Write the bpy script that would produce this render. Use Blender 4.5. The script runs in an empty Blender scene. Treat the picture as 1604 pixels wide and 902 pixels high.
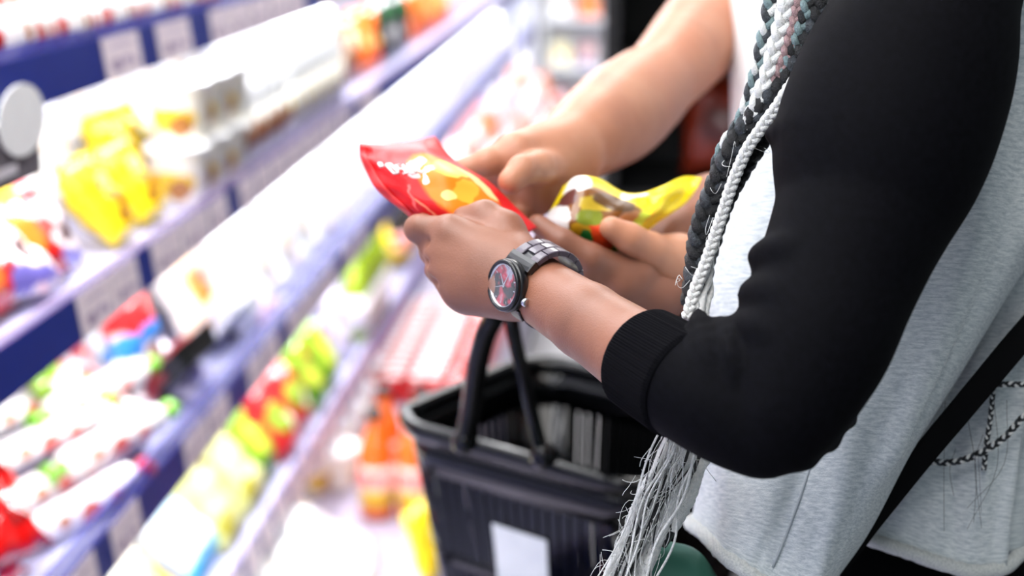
import bpy, bmesh, math, random
import numpy as np
from mathutils import Vector, Matrix

random.seed(7)
rng = np.random.default_rng(7)
SC = bpy.context.scene
COL = SC.collection

# ------------------------------------------------------------------ camera
F = 1604 * 50 / 36.0
CX, CY = 802, 451
PITCH = math.atan(611 / F)
YAW = math.atan(198 / (F * math.cos(PITCH) + 611 * math.sin(PITCH)))
CAM = np.array([0, 0, 1.45])
FWD = np.array([-math.sin(YAW) * math.cos(PITCH), math.cos(YAW) * math.cos(PITCH), -math.sin(PITCH)])
RGT = np.array([math.cos(YAW), math.sin(YAW), 0.0])
UPV = np.cross(RGT, FWD)
cd = bpy.data.cameras.new('camera')
cam = bpy.data.objects.new('camera', cd)
COL.objects.link(cam)
cd.sensor_width = 36
cd.lens = 50
cd.clip_start = 0.05
cam.location = CAM
cam.rotation_euler = (math.pi / 2 - PITCH, 0, YAW)
cd.dof.use_dof = True
cd.dof.focus_distance = 0.835
cd.dof.aperture_fstop = 3.4
SC.camera = cam

# ------------------------------------------------------------------ world, ceiling lights, exposure
SC.view_settings.view_transform = 'Standard'
SC.view_settings.look = 'None'
SC.view_settings.gamma = 1
SC.view_settings.use_curve_mapping = False
SC.view_settings.exposure = 0.55
wd = bpy.data.worlds.new('world')
SC.world = wd
wd.use_nodes = True
wd.node_tree.nodes['Background'].inputs[0].default_value = (0.80, 0.93, 1.0, 1)
wd.node_tree.nodes['Background'].inputs[1].default_value = 0.25


def area(name, loc, size, sizey, power, rot=(0, 0, 0), color=(1, 1, 1)):
    l = bpy.data.lights.new(name, 'AREA')
    l.shape = 'RECTANGLE'
    l.size = size
    l.size_y = sizey
    l.energy = power
    l.color = color
    o = bpy.data.objects.new(name, l)
    o.location = loc
    o.rotation_euler = rot
    COL.objects.link(o)
    return o


area('ceiling_panel_light', (-0.1, 0.3, 2.95), 0.6, 2.4, 24, color=(1, 0.97, 0.93))
area('ceiling_panel_light', (0.2, 4.0, 2.95), 0.6, 2.4, 40, color=(1, 0.98, 0.95))
LED = 1.0   # scale of the shelf lamps

# ------------------------------------------------------------------ helpers
def lin(c):
    return tuple(((v / 255) / 12.92 if v / 255 <= 0.04045 else ((v / 255 + 0.055) / 1.055) ** 2.4) for v in c[:3]) + (1,)


def cm(px, py, d):
    """pixel + depth -> camera space (right, up, depth) in metres"""
    return np.array([(px - CX) / F * d, -(py - CY) / F * d, d])


def c2w(a):
    a = np.asarray(a, float)
    return CAM + a[..., 0:1] * RGT + a[..., 1:2] * UPV + a[..., 2:3] * FWD


def P(px, py, d):
    return c2w(cm(px, py, d))


def proj(w):
    v = np.array(w) - CAM
    d = v @ FWD
    return CX + F * (v @ RGT) / d, CY - F * (v @ UPV) / d, d


def on_plane(px, py, z):
    d = P(px, py, 1) - CAM
    return CAM + d * ((z - CAM[2]) / d[2])


MATS = {}


def nt_new(name):
    m = bpy.data.materials.new(name)
    m.use_nodes = True
    return m, m.node_tree.nodes, m.node_tree.links, m.node_tree.nodes['Principled BSDF']


def mat(name, col, rough=0.5, metal=0.0, noise=0.0, nscale=60, bump=0.0, bscale=200, spec=0.5, coat=0.0,
        sss=0.0, sheen=0.0, trans=0.0, alpha=1.0, emit=None, estr=0.0, col2=None, stretch=None):
    if name in MATS:
        return MATS[name]
    m, N, L, b = nt_new(name)
    b.inputs['Base Color'].default_value = lin(col)
    b.inputs['Roughness'].default_value = rough
    b.inputs['Metallic'].default_value = metal
    b.inputs['Specular IOR Level'].default_value = spec
    b.inputs['Coat Weight'].default_value = coat
    b.inputs['Coat Roughness'].default_value = 0.15
    if sss:
        b.inputs['Subsurface Weight'].default_value = sss
        b.inputs['Subsurface Radius'].default_value = (0.006, 0.0025, 0.0012)
        b.inputs['Subsurface Scale'].default_value = 1.0
    if sheen:
        b.inputs['Sheen Weight'].default_value = sheen
    if trans:
        b.inputs['Transmission Weight'].default_value = trans
        b.inputs['IOR'].default_value = 1.3
    if emit:
        b.inputs['Emission Color'].default_value = lin(emit)
        b.inputs['Emission Strength'].default_value = estr
    b.inputs['Alpha'].default_value = alpha
    tc = N.new('ShaderNodeTexCoord')
    mp = N.new('ShaderNodeMapping')
    L.new(tc.outputs['Object'], mp.inputs[0])
    if stretch:
        mp.inputs['Scale'].default_value = stretch
    if noise:
        n = N.new('ShaderNodeTexNoise')
        n.inputs['Scale'].default_value = nscale
        n.inputs['Detail'].default_value = 4
        L.new(mp.outputs[0], n.inputs['Vector'])
        mx = N.new('ShaderNodeMix')
        mx.data_type = 'RGBA'
        mx.inputs[6].default_value = lin(col)
        c2 = col2 if col2 else tuple(v * 0.6 for v in col)
        mx.inputs[7].default_value = lin(c2)
        mr = N.new('ShaderNodeMapRange')
        mr.inputs[1].default_value = 0.35
        mr.inputs[2].default_value = 0.7
        mr.inputs[4].default_value = noise
        L.new(n.outputs[0], mr.inputs[0])
        L.new(mr.outputs[0], mx.inputs[0])
        L.new(mx.outputs[2], b.inputs['Base Color'])
    if bump:
        n2 = N.new('ShaderNodeTexNoise')
        n2.inputs['Scale'].default_value = bscale
        n2.inputs['Detail'].default_value = 3
        L.new(mp.outputs[0], n2.inputs['Vector'])
        bp = N.new('ShaderNodeBump')
        bp.inputs['Strength'].default_value = bump
        bp.inputs['Distance'].default_value = 0.002
        L.new(n2.outputs[0], bp.inputs['Height'])
        L.new(bp.outputs[0], b.inputs['Normal'])
    MATS[name] = m
    return m


def print_mat(name, base, blobs, rough=0.3, distort=0.08, dscale=5, coat=0.3, noise=None, spec=0.5):
    """packaging: a base colour with printed patches (u, v, ru, rv, colour[, rotation])"""
    if name in MATS:
        return MATS[name]
    m, N, L, b = nt_new(name)
    b.inputs['Roughness'].default_value = rough
    b.inputs['Coat Weight'].default_value = coat
    b.inputs['Coat Roughness'].default_value = 0.1
    b.inputs['Specular IOR Level'].default_value = spec
    uv = N.new('ShaderNodeUVMap')
    ns = N.new('ShaderNodeTexNoise')
    ns.inputs['Scale'].default_value = dscale
    L.new(uv.outputs[0], ns.inputs['Vector'])
    s1 = N.new('ShaderNodeVectorMath')
    s1.operation = 'SUBTRACT'
    s1.inputs[1].default_value = (0.5, 0.5, 0.5)
    L.new(ns.outputs['Color'], s1.inputs[0])
    s2 = N.new('ShaderNodeVectorMath')
    s2.operation = 'SCALE'
    s2.inputs['Scale'].default_value = distort * 2
    L.new(s1.outputs[0], s2.inputs[0])
    s3 = N.new('ShaderNodeVectorMath')
    s3.operation = 'ADD'
    L.new(uv.outputs[0], s3.inputs[0])
    L.new(s2.outputs[0], s3.inputs[1])
    prev = None
    for bl in blobs:
        u, v, ru, rv, c = bl[:5]
        mp = N.new('ShaderNodeMapping')
        mp.vector_type = 'TEXTURE'
        mp.inputs['Location'].default_value = (u, v, 0)
        mp.inputs['Rotation'].default_value = (0, 0, bl[5] if len(bl) > 5 else 0)
        mp.inputs['Scale'].default_value = (ru, rv, 1)
        L.new(s3.outputs[0], mp.inputs[0])
        sx = N.new('ShaderNodeSeparateXYZ')
        L.new(mp.outputs[0], sx.inputs[0])
        cb = N.new('ShaderNodeCombineXYZ')
        L.new(sx.outputs[0], cb.inputs[0])
        L.new(sx.outputs[1], cb.inputs[1])
        ln = N.new('ShaderNodeVectorMath')
        ln.operation = 'LENGTH'
        L.new(cb.outputs[0], ln.inputs[0])
        mr = N.new('ShaderNodeMapRange')
        mr.inputs[1].default_value = 1.08
        mr.inputs[2].default_value = 0.92
        L.new(ln.outputs['Value'], mr.inputs[0])
        mx = N.new('ShaderNodeMix')
        mx.data_type = 'RGBA'
        L.new(mr.outputs[0], mx.inputs[0])
        if prev is None:
            mx.inputs[6].default_value = lin(base)
        else:
            L.new(prev, mx.inputs[6])
        mx.inputs[7].default_value = lin(c)
        prev = mx.outputs[2]
    if prev is None:
        b.inputs['Base Color'].default_value = lin(base)
    else:
        L.new(prev, b.inputs['Base Color'])
    MATS[name] = m
    return m


def make_mesh(name, verts, faces, uv=None, smooth=True, mats=None, midx=None):
    me = bpy.data.meshes.new(name)
    me.from_pydata([tuple(v) for v in verts], [], [tuple(f) for f in faces])
    if uv is not None:
        l = me.uv_layers.new(name='UVMap')
        vi = np.zeros(len(me.loops), dtype=np.int32)
        me.loops.foreach_get('vertex_index', vi)
        l.data.foreach_set('uv', np.asarray(uv, dtype=np.float32)[vi].ravel())
    for m in (mats or []):
        me.materials.append(m)
    if midx is not None:
        me.polygons.foreach_set('material_index', np.asarray(midx, dtype=np.int32))
    me.polygons.foreach_set('use_smooth', [smooth] * len(me.polygons))
    bm = bmesh.new()
    bm.from_mesh(me)
    bmesh.ops.recalc_face_normals(bm, faces=bm.faces)
    bm.to_mesh(me)
    bm.free()
    me.update()
    return me


def link(name, me, parent=None, loc=(0, 0, 0), rot=(0, 0, 0)):
    o = bpy.data.objects.new(name, me)
    COL.objects.link(o)
    if parent is not None:
        o.parent = parent
    o.location = loc
    o.rotation_euler = rot
    return o


ROOT = {}


def thing(name, label, cat, loc=(0, 0, 0), rot=(0, 0, 0), group=None):
    o = bpy.data.objects.new(name, None)
    o.empty_display_size = 0.05
    COL.objects.link(o)
    o.location = loc
    o.rotation_euler = rot
    o['label'] = label
    o['category'] = cat
    if group:
        o['group'] = group
    ROOT[o.name] = np.array(loc, float)
    return o


def tag(o, label, cat, group=None):
    o['label'] = label
    o['category'] = cat
    if group:
        o['group'] = group
    return o


def part(name, vw, faces, m, parent, uv=None, smooth=True, midx=None, label=None):
    """world-space vertices into a child of an unrotated thing (or of one of its parts)"""
    r = parent
    while r.parent is not None:
        r = r.parent
    off = ROOT.get(r.name, np.zeros(3))
    me = make_mesh(name, np.asarray(vw) - off, faces, uv, smooth, m if isinstance(m, list) else [m], midx)
    o = link(name, me, parent)
    if label:
        o['label'] = label
    return o


def merge(*parts):
    V, Fc = [], []
    n = 0
    for v, f in parts:
        V.append(np.asarray(v, float))
        Fc += [tuple(i + n for i in q) for q in f]
        n += len(v)
    return np.concatenate(V), Fc


def box(x0, x1, y0, y1, z0, z1):
    v = np.array([[x, y, z] for z in (z0, z1) for y in (y0, y1) for x in (x0, x1)], float)
    return v, [(0, 2, 3, 1), (4, 5, 7, 6), (0, 1, 5, 4), (2, 6, 7, 3), (0, 4, 6, 2), (1, 3, 7, 5)]


def rbox(x0, x1, y0, y1, z0, z1, b):
    """box with chamfered vertical edges and a softened rim"""
    out = []
    for z, i in ((z0, b * .6), (z0 + b, 0), (z1 - b, 0), (z1, b * .6)):
        X0, X1, Y0, Y1 = x0 + i, x1 - i, y0 + i, y1 - i
        out.append([[X0 + b, Y0, z], [X1 - b, Y0, z], [X1, Y0 + b, z], [X1, Y1 - b, z], [X1 - b, Y1, z],
                    [X0 + b, Y1, z], [X0, Y1 - b, z], [X0, Y0 + b, z]])
    return rings(out)


def rings(rs, cap=True, closed=True):
    """loft a list of equal rings"""
    n = len(rs[0])
    v = np.concatenate([np.asarray(r, float) for r in rs])
    f = []
    for i in range(len(rs) - 1):
        for j in range(n if closed else n - 1):
            k = (j + 1) % n
            f.append((i * n + j, i * n + k, (i + 1) * n + k, (i + 1) * n + j))
    if cap:
        f.append(tuple(range(n - 1, -1, -1)))
        f.append(tuple((len(rs) - 1) * n + j for j in range(n)))
    return v, f


def crom(pts, n):
    """Catmull-Rom through points, n samples per span"""
    p = np.asarray(pts, float)
    p = np.vstack([2 * p[0] - p[1], p, 2 * p[-1] - p[-2]])
    out = []
    for i in range(1, len(p) - 2):
        for t in np.linspace(0, 1, n, endpoint=False):
            a, b, c, d = p[i - 1], p[i], p[i + 1], p[i + 2]
            out.append(0.5 * (2 * b + (c - a) * t + (2 * a - 5 * b + 4 * c - d) * t * t + (3 * b - a - 3 * c + d) * t ** 3))
    out.append(p[-2])
    return np.array(out)


def net(ctrl, nu, nv):
    """Catmull-Rom surface; ctrl[row][col] = (x, y, z)"""
    rows = [crom(r, nu) for r in ctrl]
    cols = np.array(rows).transpose(1, 0, 2)
    g = np.array([crom(c, nv) for c in cols]).transpose(1, 0, 2)
    R_, C_ = g.shape[:2]
    uv = np.array([[j / (C_ - 1), 1 - i / (R_ - 1)] for i in range(R_) for j in range(C_)])
    f = [(i * C_ + j, i * C_ + j + 1, (i + 1) * C_ + j + 1, (i + 1) * C_ + j) for i in range(R_ - 1) for j in range(C_ - 1)]
    return g, f, uv


def shell(g, f, uv, nrm, th):
    """give a grid surface a thickness th along nrm, closing the border"""
    R_, C_ = g.shape[:2]
    a = g.reshape(-1, 3)
    n = len(a)
    b = a + nrm.reshape(-1, 3) * (th if np.isscalar(th) else np.asarray(th).reshape(-1, 1))
    V = np.concatenate([a, b])
    Fc = list(f) + [tuple(i + n for i in reversed(q)) for q in f]
    border = [j for j in range(C_)] + [i * C_ + C_ - 1 for i in range(1, R_)] + \
             [(R_ - 1) * C_ + j for j in range(C_ - 2, -1, -1)] + [i * C_ for i in range(R_ - 2, 0, -1)]
    for k in range(len(border)):
        p, q = border[k], border[(k + 1) % len(border)]
        Fc.append((p, p + n, q + n, q))
    return V, Fc, np.concatenate([uv, uv])


def gnormals(g):
    du = np.gradient(g, axis=1)
    dv = np.gradient(g, axis=0)
    n = np.cross(du, dv)
    return n / (np.linalg.norm(n, axis=2, keepdims=True) + 1e-9)


def tube(pts, rad, n=8, cap=True):
    p = np.asarray(pts, float)
    rad = np.full(len(p), rad) if np.isscalar(rad) else np.asarray(rad, float)
    t = np.gradient(p, axis=0)
    t /= np.linalg.norm(t, axis=1, keepdims=True) + 1e-12
    ref = np.array([0, 0, 1.0]) if abs(t[0][2]) < .9 else np.array([1.0, 0, 0])
    u = np.cross(t[0], ref)
    u /= np.linalg.norm(u)
    rs = []
    for i in range(len(p)):
        u = u - t[i] * (u @ t[i])
        u /= np.linalg.norm(u) + 1e-12
        w = np.cross(t[i], u)
        a = np.arange(n) * 2 * math.pi / n
        rs.append(p[i] + rad[i] * (np.cos(a)[:, None] * u + np.sin(a)[:, None] * w))
    return rings(rs, cap)


def lathe(prof, n=20, axis='z'):
    """prof = [(r, z)...]; closed solid with uv"""
    rs, uv = [], []
    z0, z1 = min(p[1] for p in prof), max(p[1] for p in prof)
    a = np.arange(n) * 2 * math.pi / n
    for r, z in prof:
        r = max(r, 1e-5)
        rs.append(np.stack([r * np.cos(a), r * np.sin(a), np.full(n, z)], 1))
        uv += [[abs(((j / n + .25) % 1) * 2 - 1), (z - z0) / max(z1 - z0, 1e-6)] for j in range(n)]
    v, f = rings(rs)
    if axis == 'x':
        v = v[:, [2, 0, 1]]
    elif axis == 'y':
        v = v[:, [1, 2, 0]]
    return v, f, np.array(uv)


# ---- signed-distance modelling (smooth unions meshed with surface nets)
def surface_nets(f, org, h):
    s = f < 0
    cnt = np.zeros(tuple(k - 1 for k in f.shape), np.int8)
    corners = [(i, j, k) for i in (0, 1) for j in (0, 1) for k in (0, 1)]
    sl = lambda c: tuple(slice(c[a], f.shape[a] - 1 + c[a]) for a in range(3))
    for c in corners:
        cnt += s[sl(c)]
    act = np.argwhere((cnt > 0) & (cnt < 8))
    idx = np.full(cnt.shape, -1, np.int32)
    idx[tuple(act.T)] = np.arange(len(act))
    pos = np.zeros((len(act), 3))
    num = np.zeros(len(act))
    for a in range(len(corners)):
        for b in range(a + 1, len(corners)):
            ca, cb = np.array(corners[a]), np.array(corners[b])
            if np.abs(ca - cb).sum() != 1:
                continue
            fa = f[tuple((act + ca).T)]
            fb = f[tuple((act + cb).T)]
            m = (fa < 0) != (fb < 0)
            t = np.where(m, fa / np.where(m, fa - fb, 1), 0)
            pos += np.where(m[:, None], ca + t[:, None] * (cb - ca), 0)
            num += m
    V = (act + pos / num[:, None]) * h + org
    Fc = []
    for ax in range(3):
        o1, o2 = [(1, 2), (2, 0), (0, 1)][ax]
        lo = [slice(None)] * 3
        hi = [slice(None)] * 3
        lo[ax] = slice(0, -1)
        hi[ax] = slice(1, None)
        e = np.argwhere(s[tuple(lo)] != s[tuple(hi)])
        e = e[(e[:, o1] > 0) & (e[:, o2] > 0) & (e[:, o1] < cnt.shape[o1]) & (e[:, o2] < cnt.shape[o2])]
        q = []
        for d1, d2 in ((-1, -1), (0, -1), (0, 0), (-1, 0)):
            c = e.copy()
            c[:, o1] += d1
            c[:, o2] += d2
            q.append(idx[tuple(c.T)])
        q = np.stack(q, 1)
        Fc.append(q[(q >= 0).all(1)])
    return V, np.concatenate(Fc)


def cone(a, b, ra, rb, k=0.008, op='u', sz=1.0):
    return (np.asarray(a, float), np.asarray(b, float), ra, rb, k, op, sz)


def chain(pts, rad, k=0.008, sz=1.0):
    return [cone(pts[i], pts[i + 1], rad[i], rad[i + 1], k, 'u', sz) for i in range(len(pts) - 1)]


def flow(sts, n=6, k=.0025, sz=1.0):
    """limb through stations (px, py, depth, radius), smoothly interpolated"""
    q = crom([list(cm(*t[:3])) + [t[3]] for t in sts], n)
    return [cone(q[i][:3], q[i + 1][:3], q[i][3], q[i + 1][3], k, 'u', sz) for i in range(len(q) - 1)]


def sdf(prims, h, smooth=2):
    mg = 4 * h
    lo = np.min([np.minimum(p[0] - p[2], p[1] - p[3]) for p in prims if p[5] == 'u'], 0) - mg
    hi = np.max([np.maximum(p[0] + p[2], p[1] + p[3]) for p in prims if p[5] == 'u'], 0) + mg
    n = np.ceil((hi - lo) / h).astype(int) + 1
    f = np.ones(tuple(n), np.float32)
    for a, b, ra, rb, k, op, sz in prims:
        R_ = max(ra, rb) + k + 3 * h
        i0 = np.clip(np.floor((np.minimum(a, b) - R_ - lo) / h).astype(int), 0, n - 1)
        i1 = np.clip(np.ceil((np.maximum(a, b) + R_ - lo) / h).astype(int) + 1, 1, n)
        X, Y, Z = np.meshgrid(*[lo[d] + np.arange(i0[d], i1[d]) * h for d in range(3)], indexing='ij')
        ab = b - a
        L2 = float(ab @ ab) + 1e-12
        t = np.clip(((X - a[0]) * ab[0] + (Y - a[1]) * ab[1] + (Z - a[2]) * ab[2]) / L2, 0, 1)
        dd = np.sqrt((X - a[0] - t * ab[0]) ** 2 + (Y - a[1] - t * ab[1]) ** 2 + ((Z - a[2] - t * ab[2]) * sz) ** 2) - (ra + (rb - ra) * t)
        sub = f[i0[0]:i1[0], i0[1]:i1[1], i0[2]:i1[2]]
        if op == 'u':
            hh = np.maximum(k - np.abs(sub - dd), 0) / k
            r = np.minimum(sub, dd) - hh * hh * k * .25
        else:
            hh = np.maximum(k - np.abs(sub + dd), 0) / k
            r = np.maximum(sub, -dd) + hh * hh * k * .25
        f[i0[0]:i1[0], i0[1]:i1[1], i0[2]:i1[2]] = r
    V, Fc = surface_nets(f, lo, h)
    if smooth:
        e = np.concatenate([Fc[:, [0, 1]], Fc[:, [1, 2]], Fc[:, [2, 3]], Fc[:, [3, 0]]])
        for _ in range(smooth):
            acc = np.zeros_like(V)
            c = np.zeros(len(V))
            for d in range(3):
                acc[:, d] = np.bincount(e[:, 0], V[e[:, 1], d], len(V)) + np.bincount(e[:, 1], V[e[:, 0], d], len(V))
            c = np.bincount(e[:, 0], minlength=len(V)) + np.bincount(e[:, 1], minlength=len(V))
            V = V * .5 + .5 * acc / np.maximum(c, 1)[:, None]
    return V, [tuple(q) for q in Fc.tolist()]

# ------------------------------------------------------------------ the room
FRONT = -0.62          # plane of the price rails
Y0, Y1 = -0.6, 8.6     # the case runs along +Y
RAIL_Z = [1.267, 0.993, 0.691, 0.385]
m_floor = mat('floor_vinyl', (120, 118, 120), 0.35, noise=0.25, nscale=8, col2=(100, 100, 104))
m_white = mat('white_enamel', (238, 240, 244), 0.35, noise=0.08, nscale=20)
m_navy = mat('navy_rail', (24, 44, 132), 0.4, noise=0.25, nscale=30, col2=(18, 32, 100))
m_black = mat('black_plastic_case', (14, 14, 16), 0.5)


def struct(name, v, f, m):
    o = link(name, make_mesh(name, v, f, None, False, [m]))
    o['kind'] = 'structure'
    return o


struct('floor', *box(-2.0, 4.2, -1.6, 10.5, -0.05, 0.0), m_floor)
struct('ceiling', *box(-2.0, 4.2, -1.6, 10.5, 3.0, 3.05), mat('ceiling_board', (222, 224, 226), 0.9))
struct('wall_back', *box(-2.0, 4.2, 10.5, 10.6, 0.0, 3.0), mat('back_wall_paint', (90, 92, 98), 0.8))
struct('wall_left', *box(-2.06, -2.0, -1.6, 10.5, 0.0, 3.0), mat('left_wall_paint', (205, 208, 212), 0.8))

# ------------------------------------------------------------------ the refrigerated case
case = thing('refrigerated_display_case', 'long white refrigerated display case with navy price rails on the left', 'display case', (FRONT, 0, 0))
CP = lambda name, v, f, m, par=case, uv=None, sm=False: part(name, v, f, m, par, uv, sm)
CP('back_panel', *box(-1.18, -1.14, Y0, Y1, 0.0, 2.1), m_white)
CP('canopy', *box(-1.18, -0.34, Y0, Y1, 2.04, 2.12), m_white)
CP('base', *rbox(-1.16, -0.33, Y0, Y1, 0.0, 0.24, 0.02), mat('lavender_grey_enamel', (176, 168, 190), 0.4))
for yy in (Y0 + .02, Y1 - .02):
    CP('end_panel', *box(-1.18, -0.60, yy - .02, yy + .02, 0.0, 2.1), m_white)
m_lip = mat('blue_clear_plastic', (96, 100, 206), 0.15, alpha=0.5, spec=0.6)
m_lip2 = mat('pale_clear_plastic', (196, 160, 214), 0.15, alpha=0.4, spec=0.6)
m_tag = print_mat('price_ticket', (232, 216, 224), [(.3, .32, .13, .16, (150, 128, 160)), (.58, .38, .10, .12, (170, 150, 180)), (.5, .78, .34, .05, (190, 172, 196)), (.78, .3, .06, .1, (160, 140, 170))], 0.5, 0.03, 9, 0.0)
m_led = mat('led_housing', (235, 238, 240), 0.4)


def ypx(px, r=0.0, z=1.0, x=None):
    """distance along the case at which a point of the plane r behind the rail shows at pixel column px"""
    x = FRONT - r if x is None else x
    lo, hi = 0.2, 60.0
    for _ in range(50):
        m = (lo + hi) / 2
        if proj((x, m, z))[0] < px:
            lo = m
        else:
            hi = m
    return (lo + hi) / 2


TAGS = [
    [(158, 214), (243, 293), (326, 356), (358, 388), (391, 418), (421, 447), (450, 472), (500, 520), (523, 540), (570, 590)],
    [(119, 172), (174, 211), (236, 280), (283, 322), (326, 352), (372, 396), (400, 420), (424, 444), (448, 466), (470, 488), (492, 506), (510, 524), (530, 544), (560, 572), (576, 588)],
    [(98, 146), (172, 214), (286, 322), (326, 354), (386, 408), (412, 432), (450, 468), (472, 488), (492, 506), (510, 522), (540, 552), (560, 570)],
    [(352, 376), (384, 402), (408, 424), (430, 446), (452, 466), (470, 484), (490, 502), (506, 517), (521, 531), (536, 545), (550, 558), (562, 570), (575, 582)],
]
DECK = [z + 0.012 for z in RAIL_Z]
for k, z in enumerate(RAIL_Z):
    CP('shelf_deck', *box(-1.14, FRONT - .004, Y0 + .04, Y1 - .04, z - .012, DECK[k]), mat('lavender_deck', (176, 176, 206), 0.4))
    tilt = 0.012
    v = []
    for y in (Y0 + .04, Y1 - .04):
        v += [[FRONT, y, z + .026], [FRONT + tilt * .5, y, z - .026], [FRONT - .006, y, z - .026], [FRONT - .006, y, z + .026]]
    rail = CP('price_rail', *rings([v[:4], v[4:]]), m_navy)
    for (a, b) in TAGS[k]:
        ya, yb = ypx(a, 0, z), ypx(b, 0, z)
        e = .0012
        tv = np.array([[FRONT + .001, ya, z + .0245], [FRONT + .001, yb, z + .0245], [FRONT + tilt * .5 + .001, yb, z - .0245], [FRONT + tilt * .5 + .001, ya, z - .0245]])
        g = np.array([[tv[0], tv[1]], [tv[3], tv[2]]])
        uv = np.array([[0, 1], [1, 1], [0, 0], [1, 0]], float)
        V, Fc, U = shell(g, [(0, 1, 3, 2)], uv, np.tile([e, 0, 0], (2, 2, 1)), 1.0)
        CP('price_tag', V, Fc, m_tag, rail, U)
    CP('front_lip', *box(FRONT - .003, FRONT, Y0 + .04, Y1 - .04, z + .0265, z + (.040, .038, .056, .038)[k]), m_lip if k in (0, 2) else m_lip2)
    CP('led_housing', *rbox(FRONT - .07, FRONT - .03, Y0 + .1, Y1 - .1, z - .026, z - .013, .003), m_led)
    area('shelf_led', (FRONT - .052, 4.0, z - .030), .03, 8.6, (26, 27, 26, 4)[k] * LED, (0, math.radians(12), 0), (0.97, 0.98, 1.0))
area('added_canopy_fill', (FRONT + .22, 3.9, 2.03), .10, 8.6, 33 * LED, (0, math.radians(4), 0), (0.98, 0.99, 1.0))  # unseen lamp added under the canopy to light the rails and people

area('added_top_shelf_fill', (FRONT - .12, 3.9, 2.03), .08, 8.6, 34 * LED, (0, 0, 0), (0.98, 0.99, 1.0))  # second unseen lamp, added to brighten the dim top shelf

# a round shelf talker hanging off the top rail by the near end
st = thing('shelf_talker', 'white oval ticket on a dark grey card hanging below the top rail', 'sign', P(20, 185, 1.27))
y_a, y_b = ypx(-60, 0, 1.2), ypx(48, 0, 1.2)
part('card', *box(FRONT + .008, FRONT + .010, y_a, y_b, 1.176, 1.236), mat('grey_card', (104, 98, 106), 0.6), st, smooth=False)
yc, zc = ypx(18, 0, 1.23), 1.236
a = np.arange(28) * 2 * math.pi / 28
part('disc', *rings([np.stack([np.full(28, x), yc + .055 * np.cos(a), zc + .036 * np.sin(a)], 1) for x in (FRONT + .0105, FRONT + .0125)]),
     mat('white_ticket', (250, 250, 250), 0.5, noise=0.2, nscale=60, col2=(225, 225, 230)), st, smooth=False)
part('print_block', *box(FRONT + .0102, FRONT + .0112, ypx(-30, 0, 1.18), ypx(12, 0, 1.18), 1.186, 1.196), mat('ticket_print', (210, 205, 212), 0.6), st, smooth=False)

# ------------------------------------------------------------------ products
ONES = 'first second third fourth fifth sixth seventh eighth ninth tenth eleventh twelfth thirteenth fourteenth fifteenth sixteenth seventeenth eighteenth nineteenth'.split()
ORD = ONES + ['twentieth'] + ['twenty-' + w for w in ONES[:9]] + ['thirtieth'] + ['thirty-' + w for w in ONES[:9]] + ['fortieth'] + ['forty-' + w for w in ONES[:9]]
SHELF = ['top shelf', 'second shelf', 'third shelf', 'fourth shelf', 'bottom deck']


def pouch_mesh(w, h, t, seed, m):
    r = np.random.default_rng(seed)
    nu, nv = 12, 14
    u = np.linspace(-1, 1, nu + 1)
    v = np.linspace(-1, 1, nv + 1)
    ph = r.uniform(0, 6.28, 8)
    g = {}
    V, U, Fc = [], [], []
    for side in (-1, 1):
        for j in range(nv + 1):
            for i in range(nu + 1):
                b = max(0, 1 - abs(u[i]) ** 3) ** .8 * max(0, 1 - abs(v[j]) ** 4) ** .7
                cr = 0.16 * (math.sin(5 * u[i] + ph[0]) * math.sin(4 * v[j] + ph[1]) + math.sin(9 * u[i] + 4 * v[j] + ph[2]) * .6 + .5 * math.sin(11 * v[j] + ph[3 + (side > 0)]))
                y = side * t / 2 * b * (1 + cr)
                x = u[i] * w / 2 * (1 - .07 * (1 - abs(v[j]) ** 3) + .015 * math.sin(6 * v[j] + ph[5]))
                z = h / 2 * (1 + v[j] * (1 - .05 * (1 - u[i] ** 2)) + .02 * math.sin(5 * u[i] + ph[6]))
                y += .08 * t * math.sin(3 * v[j] + ph[7]) + (.15 * t * math.sin(6 * u[i] + ph[4]) * max(0, v[j] - .7) * 3)
                border = i in (0, nu) or j in (0, nv)
                if side == 1 and border:
                    g[(side, i, j)] = g[(-1, i, j)]
                    continue
                g[(side, i, j)] = len(V)
                V.append((x, y, max(z, 0)))
                U.append(((u[i] + 1) / 2, (v[j] + 1) / 2))
    for side in (-1, 1):
        for j in range(nv):
            for i in range(nu):
                Fc.append((g[(side, i, j)], g[(side, i + 1, j)], g[(side, i + 1, j + 1)], g[(side, i, j + 1)]))
    return make_mesh('pouch', V, Fc, U, True, [m])


def lmesh(prof, n, m, axis='z', name='lathe'):
    v, f, uv = lathe(prof, n, axis)
    return make_mesh(name, v, f, uv, True, [m])


R90 = math.pi / 2
CACHE = {}


def product(kind, spec, loc, rotz, lean, label, group):
    """kind: builder; loc: world base; rotz about Z on top of facing the aisle; lean tips it back"""
    rot = (lean, 0, R90 + rotz)
    name, cat, parts = spec
    if lean:      # seat the tipped item on its lowest point
        M = Matrix.Rotation(lean, 3, 'X')
        co = np.array([(M @ v.co)[2] for pn, mes, off in parts for v in mes[0].vertices])
        loc = (loc[0], loc[1], loc[2] - co.min() + .001)
    if len(parts) == 1 and not parts[0][2]:
        me = parts[0][1][random.randrange(len(parts[0][1]))]
        o = link(name, me, None, loc, rot)
        return tag(o, label, cat, group)
    t = thing(name, label, cat, loc, rot, group)
    for pn, mes, off in parts:
        for (ox, oy, oz, rx, ry, rz) in (off or [(0, 0, 0, 0, 0, 0)]):
            link(pn, mes[random.randrange(len(mes))], t, (ox, oy, oz), (rx, ry, rz))
    return t


def pouch_spec(key, w, h, t, m, name='snack_pouch', cat='pouch', n=3):
    return (name, cat, [('bag', [pouch_mesh(w, h, t, hash_(key) + i, m) for i in range(n)], None)])


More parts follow.
